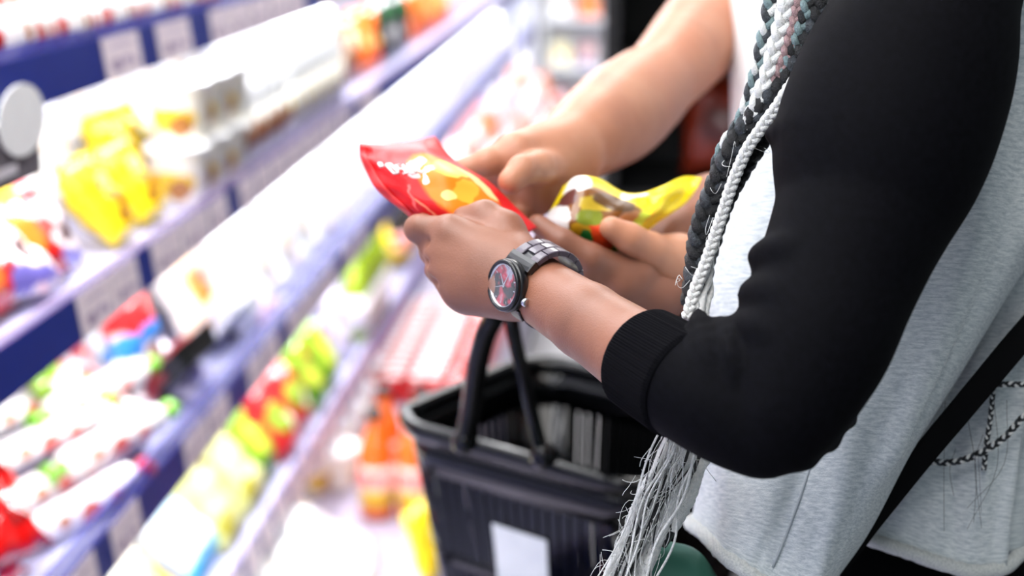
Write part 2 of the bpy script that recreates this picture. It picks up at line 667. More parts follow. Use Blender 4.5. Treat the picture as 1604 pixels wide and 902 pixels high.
def hash_(s):
    return sum(ord(c) * (i + 3) for i, c in enumerate(s)) % 9999


def roll_spec(key, L, r, m, mend):
    prof = [(r * .35, -L / 2), (r * .8, -L / 2 + r * .25), (r, -L / 2 + r * .7), (r * 1.03, -L / 4), (r, 0), (r * 1.03, L / 4), (r, L / 2 - r * .7), (r * .8, L / 2 - r * .25), (r * .35, L / 2)]
    body = lmesh(prof, 18, m, 'x', 'wrapper')
    kn = lmesh([(r * .42, 0), (r * .55, .006), (r * .3, .012), (r * .28, .016), (r * .75, .030), (r * .62, .038), (r * .1, .034)], 12, mend, 'x', 'end_knot')
    return ('wrapped_sausage', 'sausage', [('wrapper', [body], [(0, 0, r, 0, 0, 0)]), ('end_knot', [kn], [(L / 2 - .008, 0, r, 0, 0, 0), (-L / 2 + .008, 0, r, 0, 0, math.pi)])])


def bottle_spec(key, r, h, mbody, mlabel, mcap, name='bottle'):
    body = lmesh([(r * .8, 0), (r, .008), (r, h * .55), (r * .97, h * .62), (r * .6, h * .78), (r * .36, h * .86), (r * .36, h * .92)], 18, mbody, 'z', 'body')
    lab = lmesh([(r * .9, h * .14), (r * 1.015, h * .14), (r * 1.015, h * .5), (r * .9, h * .5)], 18, mlabel, 'z', 'label_band')
    cap = lmesh([(r * .43, h * .9), (r * .45, h * .91), (r * .45, h * .985), (r * .4, h)], 14, mcap, 'z', 'cap')
    return (name, 'bottle', [('body', [body], None), ('label_band', [lab], None), ('cap', [cap], None)])


def tub_spec(key, r, h, mbody, mlid, name='tub', cat='tub'):
    body = lmesh([(r * .78, 0), (r * .82, .004), (r * .98, h * .88), (r, h * .9)], 18, mbody, 'z', 'cup_body')
    lid = lmesh([(r * .98, h * .88), (r * 1.06, h * .89), (r * 1.06, h * .97), (r * .98, h), (r * .9, h * .985), (r * .2, h * .985)], 18, mlid, 'z', 'lid')
    return (name, cat, [('cup_body', [body], None), ('lid', [lid], None)])


def cup_spec(r, h, mbody, mlid, name='small_cup', cat='cup'):
    body = lmesh([(r * .8, 0), (r * .84, .004), (r, h * .93), (r * .98, h * .95)], 16, mbody, 'z', 'cup_body')
    lid = lmesh([(r * .74, h * .94), (r * .76, h * .97), (r * .7, h), (r * .1, h * 1.01)], 16, mlid, 'z', 'lid')
    return (name, cat, [('cup_body', [body], None), ('lid', [lid], None)])


def tray_spec(key, w, d, h, mtray, mfood, nlump=7, name='food_tray', cat='tray'):
    r = np.random.default_rng(hash_(key))
    o0, o1 = .82, 1.0
    ring = lambda s, z: [[-w / 2 * s + .01, -d / 2 * s, z], [w / 2 * s - .01, -d / 2 * s, z], [w / 2 * s, -d / 2 * s + .01, z], [w / 2 * s, d / 2 * s - .01, z],
                         [w / 2 * s - .01, d / 2 * s, z], [-w / 2 * s + .01, d / 2 * s, z], [-w / 2 * s, d / 2 * s - .01, z], [-w / 2 * s, -d / 2 * s + .01, z]]
    tv, tf = rings([ring(.8, 0), ring(.96, h * .9), ring(1.04, h * .92), ring(1.04, h), ring(.93, h), ring(.8, h * .3)])
    tray = make_mesh('tray_shell', tv, tf, None, False, [mtray])
    pr = []
    for i in range(nlump):
        x, y = r.uniform(-.34, .34) * w, r.uniform(-.34, .34) * d
        a_ = r.uniform(0, 3.14)
        l = w * r.uniform(.10, .18)
        pr.append(cone((x - l * math.cos(a_), y - l * math.sin(a_), h * .9), (x + l * math.cos(a_), y + l * math.sin(a_), h * .95), h * .42, h * .34, .01))
    pr.append(cone((-w * .3, 0, h * .7), (w * .3, 0, h * .7), d * .26, d * .26, .01, 'u', 2.0))
    fv, ff = sdf(pr, .008, 1)
    uv = np.stack([fv[:, 0] / w + .5, fv[:, 1] / d + .5], 1)
    food = make_mesh('food', fv, ff, uv, True, [mfood])
    return (name, cat, [('tray_shell', [tray], None), ('food', [food], None)])


def carton_spec(key, w, h, m, mtop, name='carton'):
    d = w * .8
    v, f = rbox(-w / 2, w / 2, -d / 2, d / 2, 0, h * .8, .003)
    uv = np.stack([v[:, 0] / w + .5, v[:, 2] / h], 1)
    body = make_mesh('carton_body', v, f, uv, False, [m])
    a_ = [[-w / 2, -d / 2, h * .795], [w / 2, -d / 2, h * .795], [w / 2, d / 2, h * .795], [-w / 2, d / 2, h * .795]]
    b_ = [[-w / 2, -.003, h * .94], [w / 2, -.003, h * .94], [w / 2, .003, h * .94], [-w / 2, .003, h * .94]]
    c_ = [[-w / 2, -.003, h], [w / 2, -.003, h], [w / 2, .003, h], [-w / 2, .003, h]]
    top = make_mesh('gable_top', *rings([a_, b_, c_]), None, False, [mtop])
    return (name, 'carton', [('carton_body', [body], None), ('gable_top', [top], None)])


# packaging colours
W_ = (248, 247, 244)
pm_red_y = print_mat('print_red_yellow', (214, 34, 30), [(.5, .62, .3, .2, (250, 214, 60)), (.45, .3, .28, .16, (250, 130, 40)), (.65, .5, .12, .1, W_)])
pm_white_red = print_mat('print_white_red', (240, 226, 226), [(.5, .74, .3, .10, (214, 60, 64)), (.36, .40, .16, .12, (200, 90, 84)), (.66, .34, .10, .08, (80, 40, 44)), (.2, .6, .08, .1, (226, 120, 130)), (.75, .6, .1, .1, (250, 190, 180)), (.5, .1, .5, .07, (120, 110, 190)), (.3, .2, .1, .06, (150, 40, 46))], .3, .12, 7)
pm_yellow = print_mat('print_yellow', (250, 216, 16), [(.7, .55, .16, .3, (200, 160, 14)), (.25, .6, .12, .2, (120, 96, 16)), (.5, .35, .26, .16, (170, 120, 20)), (.55, .66, .24, .12, (255, 244, 150)), (.3, .25, .12, .1, (150, 100, 14))])
pm_white = print_mat('print_white', (242, 241, 240), [(.5, .5, .26, .12, (244, 216, 190)), (.55, .75, .22, .06, (196, 196, 220)), (.3, .3, .08, .1, (170, 180, 176)), (.7, .25, .05, .07, (214, 110, 110))])
pm_cream = print_mat('print_cream', (250, 246, 226), [(.5, .6, .26, .16, (246, 232, 160)), (.3, .25, .16, .12, (246, 190, 70)), (.72, .34, .08, .2, (250, 214, 40))])
pm_blue = print_mat('print_blue_white', (240, 248, 250), [(.5, .05, .8, .13, (70, 180, 226)), (.5, .96, .8, .08, (120, 205, 236)), (.5, .55, .26, .2, (214, 238, 246))])
pm_redblue = print_mat('print_red_blue', (246, 240, 238), [(.5, .92, .8, .28, (206, 34, 36)), (.5, .60, .8, .09, (54, 130, 214)), (.4, .28, .24, .2, (170, 60, 56)), (.7, .3, .2, .2, (90, 50, 44))])
pm_potato = print_mat('print_potato', (214, 214, 140), [(.5, .5, .34, .3, (226, 222, 168)), (.3, .2, .2, .14, (178, 168, 60)), (.7, .8, .2, .1, (120, 110, 50))])
pm_green = print_mat('print_green', (130, 170, 40), [(.5, .5, .28, .26, (204, 214, 70)), (.3, .2, .2, .14, (70, 120, 30)), (.7, .75, .16, .12, (190, 40, 36))])
pm_redveg = print_mat('print_red_green', (196, 36, 40), [(.4, .5, .3, .22, (150, 180, 60)), (.7, .3, .16, .14, (240, 236, 226))])
pm_orange = print_mat('print_orange', (240, 110, 30), [(.5, .5, .3, .2, (250, 200, 120)), (.4, .25, .2, .14, (200, 50, 30))])
pm_pink = print_mat('print_pink', (244, 206, 212), [(.5, .6, .3, .18, (226, 90, 96)), (.4, .25, .24, .14, (250, 240, 236))])
pm_lav = print_mat('print_lavender', (222, 214, 236), [(.5, .55, .28, .18, (250, 246, 250)), (.5, .2, .3, .1, (150, 130, 190))])
pm_brown = print_mat('print_brown', (150, 84, 44), [(.5, .6, .3, .18, (240, 220, 190)), (.4, .25, .2, .1, (90, 44, 24))])
pm_dark = print_mat('print_dark', (26, 30, 28), [(.5, .75, .34, .14, (40, 90, 50)), (.5, .4, .26, .12, (226, 222, 226))])
pm_glossred = print_mat('print_gloss_red', (206, 16, 14), [(.4, .6, .2, .14, (240, 90, 30)), (.65, .3, .2, .12, (130, 8, 8)), (.5, .85, .2, .05, (250, 220, 210))], 0.12, 0.12, 6, 0.8)
pm_sausage = print_mat('sausage_paper', (240, 234, 230), [(.5, .46, .2, .09, (214, 96, 84)), (.52, .7, .14, .06, (226, 130, 116)), (.45, .22, .12, .05, (190, 120, 80))], 0.3, 0.06, 7)
m_redend = mat('red_casing', (206, 26, 22), 0.25, coat=0.4)
m_greenend = mat('green_casing', (120, 190, 50), 0.3, coat=0.4)
m_wplastic = mat('white_plastic', (246, 246, 246), 0.35)
m_meat = mat('red_meat', (150, 42, 38), 0.25, noise=0.7, nscale=40, col2=(60, 14, 14), coat=0.5)
m_ham = mat('cooked_ham', (238, 176, 120), 0.3, noise=0.5, nscale=25, col2=(250, 226, 206), coat=0.4)
m_veg = mat('mixed_salad', (150, 176, 60), 0.35, noise=0.8, nscale=30, col2=(216, 60, 40), coat=0.3)
m_btray = mat('dark_tray', (20, 20, 20), 0.3)
m_cap_r = mat('red_cap', (200, 30, 34), 0.35)
m_cap_k = mat('black_cap', (18, 18, 22), 0.35)
m_juice = mat('orange_juice', (226, 104, 12), 0.2, coat=0.6)
m_oil = mat('green_bottle', (150, 176, 30), 0.2, coat=0.6)
m_dkbottle = mat('dark_bottle', (24, 14, 12), 0.2, coat=0.6)
pm_lab_y = print_mat('label_yellow_red', (246, 190, 186), [(.5, .1, 1.0, .3, (252, 206, 34)), (.5, .72, .4, .14, (226, 90, 80))], .3, .02)
pm_lab_br = print_mat('label_brown', (250, 246, 236), [(.5, .4, .5, .36, (176, 104, 50))])
pm_lab_yw = print_mat('label_yellow_white', (246, 240, 226), [(.5, .42, .3, .24, (240, 200, 50)), (.62, .3, .14, .2, (170, 110, 50))])
pm_lab_w = print_mat('label_white', (250, 250, 250), [(.5, .5, .3, .2, (226, 226, 236))])

SP = {
    'roll': roll_spec('roll', .21, .021, pm_sausage, m_redend),
    'rollg': roll_spec('rollg', .21, .021, pm_sausage, m_greenend),
    'rolltop': roll_spec('rolltop', .13, .030, pm_sausage, m_redend),
    'redy': pouch_spec('redy', .12, .17, .05, pm_red_y),
    'wred': pouch_spec('wred', .13, .16, .05, pm_white_red),
    'yellow': pouch_spec('yellow', .09, .13, .06, pm_yellow),
    'white': pouch_spec('white', .14, .19, .06, pm_white),
    'cream': pouch_spec('cream', .15, .18, .07, pm_cream),
    'blue': pouch_spec('blue', .17, .2, .06, pm_blue),
    'redblue': pouch_spec('redblue', .17, .2, .06, pm_redblue),
    'hampack': pouch_spec('hampack', .17, .2, .06, print_mat('print_ham_pack', (250, 240, 232), [(.5, .5, .3, .3, (246, 206, 170)), (.5, .42, .17, .2, (240, 150, 70)), (.5, .95, .34, .05, (70, 34, 22))])),
    'potato': pouch_spec('potato', .14, .18, .07, pm_potato),
    'green': pouch_spec('green', .12, .16, .06, pm_green),
    'redveg': pouch_spec('redveg', .12, .16, .06, pm_redveg),
    'orange': pouch_spec('orange', .13, .17, .06, pm_orange),
    'pink': pouch_spec('pink', .13, .17, .05, pm_pink),
    'lav': pouch_spec('lav', .13, .16, .05, pm_lav),
    'brown': pouch_spec('brown', .12, .17, .05, pm_brown),
    'dark': pouch_spec('dark', .14, .18, .06, pm_dark),
    'gred': pouch_spec('gred', .10, .13, .05, pm_glossred),
    'bagy': pouch_spec('bagy', .08, .14, .05, print_mat('print_plain_yellow', (252, 214, 30), [(.5, .6, .2, .1, (255, 240, 140))])),
    'meat': tray_spec('meat', .16, .13, .035, m_btray, m_meat),
    'ham': tray_spec('ham', .17, .14, .035, m_wplastic, m_ham),
    'salad': tray_spec('salad', .16, .13, .04, m_wplastic, m_veg),
    'juice': bottle_spec('juice', .036, .23, m_juice, pm_lab_y, m_cap_k, 'juice_bottle'),
    'milkb': bottle_spec('milkb', .034, .21, m_wplastic, pm_lab_yw, m_wplastic, 'milk_bottle'),
    'milkbr': bottle_spec('milkbr', .034, .2, m_wplastic, pm_lab_br, m_wplastic, 'milk_bottle'),
    'oil': bottle_spec('oil', .034, .23, m_oil, pm_lab_w, m_greenend, 'sauce_bottle'),
    'darkb': bottle_spec('darkb', .033, .22, m_dkbottle, pm_lab_y, m_cap_k, 'sauce_bottle'),
    'tub': tub_spec('tub', .048, .09, pm_lab_yw, m_wplastic),
    'cup': cup_spec(.0225, .06, m_cap_r, m_wplastic, 'small_cup', 'cup'),
    'carton': carton_spec('carton', .07, .2, pm_lav, m_wplastic),
}


def run(kind, k, px0, px1, r, n, desc, group, lean=-.18, lift=0.0, jit=.012, rz=.15, row='', xz=None):
    """n products of one kind between two pixel columns, r behind the rail of shelf k"""
    z = (DECK[k] if k < 4 else .242) + lift
    x = (FRONT - r) if xz is None else xz
    ya, yb = ypx(px0, z=z + .07, x=x), ypx(px1, z=z + .07, x=x)
    if kind not in WID:
        WID[kind] = max(abs(v.co[0]) for pn, mes, off in SP[kind][2] for v in mes[0].vertices) * 2
    n = max(1, int((yb - ya) / (WID[kind] * 1.04) + .35))
    span = max((yb - ya), n * WID[kind] * 1.04)
    jit = min(jit, .45 * (span / n - WID[kind]))
    for i in range(n):
        t = (i + .5) / n
        y = ya + span * t + random.uniform(-jit, jit)
        if y > Y1 - .15:
            break
        lb = '%s, %s%s, %s' % (desc, SHELF[k], ' ' + row if row else '', ORD[i] + ' from the near end' if n > 1 else 'single')
        product(kind, SP[kind], (x + random.uniform(-jit, jit) * .5, y, z + .001), random.uniform(-rz, rz) * .5, (lean + random.uniform(-.05, .03)) if lean else 0, lb, group if n > 1 else None)


WID = {}
# loose small packs filling the gaps at the near end
for i, (kd, k, px, py, rz, ln, ds) in enumerate([
        ('gred', 2, 22, 800, .3, -.9, 'glossy red pouch on the red heap beside the sausages'), ('gred', 2, 60, 862, -.4, -1.0, 'glossy red pouch tucked against the rail under the sausages'),
        ('gred', 2, 4, 870, .1, -.8, 'glossy red pouch at the lower left corner of the picture'), ('gred', 2, 40, 905, .2, -1.1, 'glossy red pouch lying lowest by the price rail'),
        ('redy', 1, 12, 455, .3, -.7, 'red pouch with orange panel leaning on the second rail'), ('wred', 1, 92, 420, -.3, -.8, 'white and red pack crumpled against the second rail'),
        ('redy', 1, 60, 400, -.2, -.6, 'red and yellow pouch between white packs on the second shelf'), ('pink', 1, 150, 395, .2, -1.0, 'pink pouch lying before the yellow pouches'),
        ('green', 2, 200, 640, .3, -.9, 'green pouch lying behind the sausage ends'), ('pink', 2, 160, 610, -.3, -.7, 'pink pouch behind the green-ended sausages'),
        ('wred', 2, 232, 640, .2, -.9, 'white and red pouch lying before the banded bags'), ('brown', 2, 120, 570, .3, -.5, 'brown and cream pouch behind the sausages')]):
    d = P(px, py, 1) - CAM
    z = DECK[k] + .05
    q = CAM + d * ((z - CAM[2]) / d[2])
    if q[0] > FRONT - .045:
        q[0] = FRONT - .045
    product(kd, SP[kd], (q[0], q[1], DECK[k] + (.03 if kd == 'gred' else .012)), rz, ln, ds, None)

# top shelf
run('rolltop', 0, -20, 310, .034, 6, 'white-wrapped red-ended sausage', 'sausages on the top shelf', 0, rz=.2, lift=.0)
run('gred', 0, -60, 300, .17, 5, 'glossy red pouch behind the sausages', 'red pouches on the top shelf', -.9)
run('rolltop', 0, -90, 280, .092, 4, 'white-wrapped red-ended sausage', 'sausages behind on the top shelf', 0, lift=.03, rz=.3, row='back row')
run('lav', 0, 320, 480, .08, 8, 'pale lavender pouch', 'lavender pouches on the top shelf', -.3)
run('pink', 0, 485, 550, .08, 5, 'pink and white pouch', 'pink pouches on the top shelf')
run('white', 0, 555, 640, .09, 7, 'white pouch', 'white pouches on the top shelf')
run('orange', 0, 650, 760, .09, 9, 'orange pouch', 'orange pouches on the top shelf')
# second shelf
run('redy', 1, -90, 40, .06, 3, 'red pouch with a yellow panel', 'red and yellow pouches on the second shelf', -.45)
run('wred', 1, 52, 140, .06, 2, 'white pouch with red print', 'white and red pouches on the second shelf', -.6)
run('white', 1, -180, 110, .22, 4, 'plain white pouch', 'white pouches at the back of the second shelf', -.25, row='back row')
run('yellow', 1, 158, 250, .055, 3, 'bright yellow snack pouch', 'yellow pouches on the second shelf', -.5)
run('yellow', 1, 165, 225, .17, 2, 'bright yellow snack pouch', 'yellow pouches behind on the second shelf', -.2, row='back row')
run('white', 1, 100, 330, .27, 6, 'tall white bag', 'white bags at the back of the second shelf', -.15, row='back row', lift=.02)
run('tub', 1, 262, 350, .06, 4, 'white lidded tub with yellow label', 'tubs on the second shelf', 0)
run('tub', 1, 262, 350, .06, 4, 'white lidded tub with yellow label', 'stacked tubs on the second shelf', 0, lift=.092, row='upper row')
q = c2w(cm(327, 136, 1.0)) - CAM
q = CAM + q * ((FRONT - .26) / q[0])
bx = thing('white_box', 'plain white box with a thin red top edge at the back of the second shelf', 'box', (q[0] - .05, q[1], DECK[1] + .001))
hb = q[2] - DECK[1] - .003
part('box_body', *(lambda vf: (vf[0] + ROOT[bx.name], vf[1]))(rbox(-.05, .05, -.075, .075, 0, hb, .003)), m_white, bx, smooth=False)
part('red_edge', *(lambda vf: (vf[0] + ROOT[bx.name], vf[1]))(box(.0495, .052, -.07, .07, hb - .006, hb + .001)), m_cap_r, bx, smooth=False)
run('milkbr', 1, 356, 430, .05, 5, 'white bottle with brown label', 'brown-labelled bottles on the second shelf', 0)
run('milkb', 1, 434, 520, .05, 8, 'white bottle with yellow label', 'yellow-labelled bottles on the second shelf', 0)
run('milkb', 1, 330, 500, .18, 9, 'white bottle with yellow label', 'bottles behind on the second shelf', 0, row='back row')
run('brown', 1, 524, 560, .08, 4, 'brown pouch', 'brown pouches on the second shelf')
run('orange', 1, 562, 590, .08, 4, 'orange pouch', 'orange pouches on the second shelf')
run('dark', 1, 594, 640, .07, 6, 'black and green pouch', 'dark pouches on the second shelf')
run('orange', 1, 645, 700, .08, 7, 'small orange pouch', 'far orange pouches on the second shelf')
run('pink', 1, 702, 760, .08, 8, 'pink pouch', 'pink pouches on the second shelf')
# third shelf
run('gred', 2, -40, 60, .05, 3, 'glossy red pouch', 'red pouches on the third shelf', -1.0)
run('gred', 2, -90, 20, .12, 3, 'glossy red pouch', 'red pouches behind on the third shelf', -.9, lift=.03, row='back row')
for i, (px, r, lift, key) in enumerate([(128, .05, .0, 'roll'), (92, .10, .012, 'roll'), (66, .15, .035, 'roll'), (40, .20, .055, 'roll'), (4, .25, .07, 'roll'), (176, .06, .03, 'rollg'), (150, .12, .06, 'rollg')]):
    z = DECK[2] + lift
    x = FRONT - r
    product(key, SP[key], (x, ypx(px, z=z + .03, x=x), z), -.30, 0, ['white-wrapped sausage with %s ends on the third shelf, %s from the rail' % ('red' if key == 'roll' else 'green', ORD[i if i < 5 else i - 5])][0], 'wrapped sausages on the third shelf')
run('redblue', 2, 186, 275, .09, 2, 'white bag with red and blue bands', 'red and blue banded bags on the third shelf', -.25)
run('blue', 2, 60, 190, .22, 3, 'white bag with pale blue bands', 'pale blue banded bags on the third shelf', -.3, row='back row')
run('white', 2, -120, 60, .30, 4, 'white bag', 'white bags at the back of the third shelf', -.2, row='back row')
run('meat', 2, 262, 300, .055, 1, 'black tray of dark red meat', 'meat trays', -.8, lift=.0)
run('hampack', 2, 290, 375, .13, 2, 'white pack with an orange ham picture', 'ham packs on the third shelf', -.35)
run('lav', 2, 300, 335, .035, 1, 'small lavender pouch lying at the rail', None, -1.1)
run('ham', 2, 330, 385, .06, 2, 'white tray of orange ham slices', 'ham trays on the third shelf', -.9, lift=.0)
run('white', 2, 220, 400, .24, 6, 'big white bag', 'big white bags at the back of the third shelf', -.2, row='back row')
run('white', 2, 372, 640, .055, 15, 'white bag', 'white bags on the third shelf', -.3)
run('white', 2, 420, 640, .2, 12, 'middling white bag', 'white bags behind on the third shelf', -.15, row='back row')
run('pink', 2, 398, 440, .04, 2, 'pink pouch lying at the rail', 'pink pouches on the third shelf', -1.0)
run('white', 2, 645, 790, .055, 14, 'far white bag', 'far white bags on the third shelf', -.3)
# fourth shelf
run('cream', 3, 150, 300, .045, 3, 'cream white pouch with yellow print', 'cream pouches on the fourth shelf', -.7)
run('cream', 3, 100, 290, .19, 4, 'cream white pouch with yellow print', 'cream pouches behind on the fourth shelf', -.4, row='back row')
run('blue', 3, 296, 348, .05, 1, 'white bag with a sky-blue edge', 'blue bags', -.7)
run('potato', 3, 345, 405, .04, 2, 'yellow potato bag', 'potato bags on the fourth shelf', -.6)
run('blue', 3, 280, 380, .22, 3, 'white bag with a sky-blue edge', 'blue bags behind on the fourth shelf', -.3, row='back row')
run('green', 3, 404, 440, .04, 2, 'green vegetable pouch', 'green pouches on the fourth shelf', -.5)
run('redveg', 3, 440, 480, .035, 2, 'red pouch with green print', 'red and green pouches on the fourth shelf', -.5)
run('green', 3, 482, 524, .04, 3, 'yellow-green vegetable pouch', 'yellow-green pouches on the fourth shelf', -.4)
run('salad', 3, 380, 470, .2, 4, 'white tray of mixed salad', 'salad trays on the fourth shelf', -.6, lift=.05, row='back row')
run('lav', 3, 420, 520, .22, 6, 'lavender pouch', 'lavender pouches on the fourth shelf', -.2, row='back row')
run('lav', 3, 524, 552, .05, 3, 'pale lavender pouch', 'pale lavender pouches on the fourth shelf')
run('oil', 3, 552, 594, .05, 6, 'yellow-green sauce bottle with white label', 'yellow-green bottles on the fourth shelf', 0)
run('yellow', 3, 596, 618, .08, 4, 'yellow pouch', 'yellow pouches on the fourth shelf')
run('darkb', 3, 620, 650, .06, 7, 'dark sauce bottle with yellow label', 'dark bottles on the fourth shelf', 0)
run('orange', 3, 655, 700, .08, 8, 'orange pouch', 'orange pouches on the fourth shelf')
run('pink', 3, 702, 760, .08, 9, 'pink pouch', 'pink pouches on the fourth shelf')
# bottom deck
for i, (px, py, rz, ln) in enumerate([(500, 905, .3, -1.0), (580, 900, -.2, -1.1), (640, 940, .2, -1.0), (520, 830, -.3, -1.0), (590, 845, .2, -1.1), (440, 960, .1, -1.0), (560, 970, .1, -1.0)]):
    q = on_plane(px, py, .30)
    product('white', SP['white'], (q[0], q[1], .244), rz, ln, 'white bag lying on the bottom deck in front of the bottles, %s of the heap' % ORD[i], 'white bags heaped on the bottom deck')
q = on_plane(684, 890, .26)
product('bagy', SP['bagy'], (q[0], q[1], .244), -.3, -.35, 'plain yellow bag leaning beside the basket', None)
for i, (px, py) in enumerate([(591, 806), (650, 808), (606, 764), (662, 766)]):
    q = on_plane(px, py, .243)
    product('juice', SP['juice'], tuple(q), random.uniform(-.4, .4), 0, 'orange juice bottle with yellow label beside the basket, %s from the camera' % ORD[i], 'juice bottles on the bottom deck')
for i, (px, py) in enumerate([(556, 660), (520, 720), (575, 620), (540, 690), (488, 770), (530, 760)]):
    q = on_plane(px, py, .243)
    product('tub', SP['tub'], (min(q[0], -.40), q[1], .244), random.uniform(-2, 2), 0, 'white lidded tub standing between the fourth rail and the bottles, %s tub' % ORD[i], 'tubs on the bottom deck')
cy0 = 3.28
for t in range(3):
    x0 = -.60 + t * .10
    ct = tag(link('cup_tray', make_mesh('cup_tray', *merge(box(-.047, .047, 0, .76, 0, .006), box(-.047, -.044, 0, .76, 0, .034), box(.044, .047, 0, .76, 0, .034), box(-.047, .047, 0, .003, 0, .034), box(-.047, .047, .757, .76, 0, .034)),
             None, False, [m_cap_r]), None, (x0, cy0, .243)), 'long red tray of small white cups on the bottom deck, %s from the back panel' % ORD[t], 'tray', 'red cup trays on the bottom deck')
    for i in range(2):
        for j in range(14):
            product('cup', SP['cup'], (x0 - .022 + i * .044, cy0 + .03 + j * .0535, .250), random.uniform(-3, 3), 0,
                    'small red cup with white lid in the %s red tray, %s column, %s cup' % (ORD[t], ('wall-side', 'aisle-side')[i], ORD[j]), 'white-lidded cups in the red trays')
run('gred', 4, 735, 775, 0, 3, 'glossy red pouch beyond the cup trays', 'red pouches beyond the cup trays on the bottom deck', -.4, xz=-.36)
far = [('pink', 'pink pouch'), ('orange', 'orange pouch'), ('white', 'white bag'), ('wred', 'white and red pouch')]
for c, xx in enumerate((-.38, -.48, -.58)):
    for i in range(13):
        kd, ds = far[(i * 2 + c + i // 3) % 4]
        y = 4.3 + i * .30 + c * .06
        product(kd, SP[kd], (xx, y, .244 + .09 * c), random.uniform(-.3, .3), -.3, 'far %s on the deck, %s column from aisle, %s from near end' % (ds, ORD[c], ORD[i]), 'far pouches on the bottom deck')
# cross rack closing the aisle
ry, rx0, rx1 = 8.75, -.58, .62
rack = thing('white_end_rack', 'white shelving rack closing the far end of the aisle', 'rack', (rx0, ry, 0))
part('back_board', *box(rx0, rx1, ry + .38, ry + .41, 0, 2.2), m_white, rack, smooth=False)
for xx in (rx0, rx1 - .03):
    part('side_panel', *box(xx, xx + .03, ry, ry + .38, 0, 2.2), m_white, rack, smooth=False)
rk = [('pink', 'pink pouch'), ('white', 'white bag'), ('orange', 'orange pouch'), ('cream', 'cream pouch'), ('wred', 'white and red pouch')]
for r_, zz in enumerate((.12, .42, .72, 1.02, 1.32)):
    part('rack_shelf', *box(rx0 + .03, rx1 - .03, ry + .02, ry + .38, zz, zz + .02), m_white, rack, smooth=False)
    for i in range(5):
        kd, ds = rk[(i + r_ * 3) % 5]
        product(kd, SP[kd], (rx0 + .12 + i * .17, ry + .14, zz + .021), -R90, -.12, '%s on the white end rack, level %s from below, %s from left' % (ds, ORD[r_], ORD[i]), 'pouches on the white end rack')
area('added_rack_fill', (0, 7.9, 2.4), .8, .3, 45, (math.radians(25), 0, 0))  # lamp without a visible fixture, added to whiten the end rack

# ------------------------------------------------------------------ dark cabinet in the aisle behind the man
bx0, by = P(945, 100, 2.9)[0], P(945, 100, 2.9)[1]
cab = thing('black_display_rack', 'tall black display rack standing in the aisle behind the man', 'rack', (bx0, by, 0))
for nm, b in (('back_board', (bx0, bx0 + 1.5, by + .42, by + .45, 0, 2.2)), ('side_panel', (bx0, bx0 + .03, by, by + .45, 0, 2.2)),
              ('side_panel', (bx0 + 1.47, bx0 + 1.5, by, by + .45, 0, 2.2)), ('plinth', (bx0, bx0 + 1.5, by, by + .45, 0, .12))):
    part(nm, *box(*b), mat('black_rack', (13, 14, 17), 0.6), cab, smooth=False)
for zz in (.5, .83, 1.12, 1.42, 1.75):
    part('rack_shelf', *box(bx0 + .03, bx0 + 1.47, by + .04, by + .42, zz, zz + .02), mat('black_rack', (13, 14, 17), 0.6), cab, smooth=False)
pm_dorange = print_mat('print_dark_orange', (130, 40, 18), [(.5, .5, .3, .2, (80, 20, 12))])
SP['do'] = pouch_spec('do', .16, .24, .07, pm_dorange)
for i, zz in enumerate((.85, 1.14)):
    for j, dx in enumerate((.25, .40, .55)):
        product('do', SP['do'], (bx0 + dx, by + .2, zz + .001), -R90, -.1, 'rust-orange pouch on the %s shelf of the black rack, %s from left' % (('lower', 'upper')[i], ORD[j]), 'rust-orange pouches on the black rack')

# ================================================================== people
def wsdf(prims, h, smooth=2):
    v, f = sdf(prims, h, smooth)
    return c2w(v), f


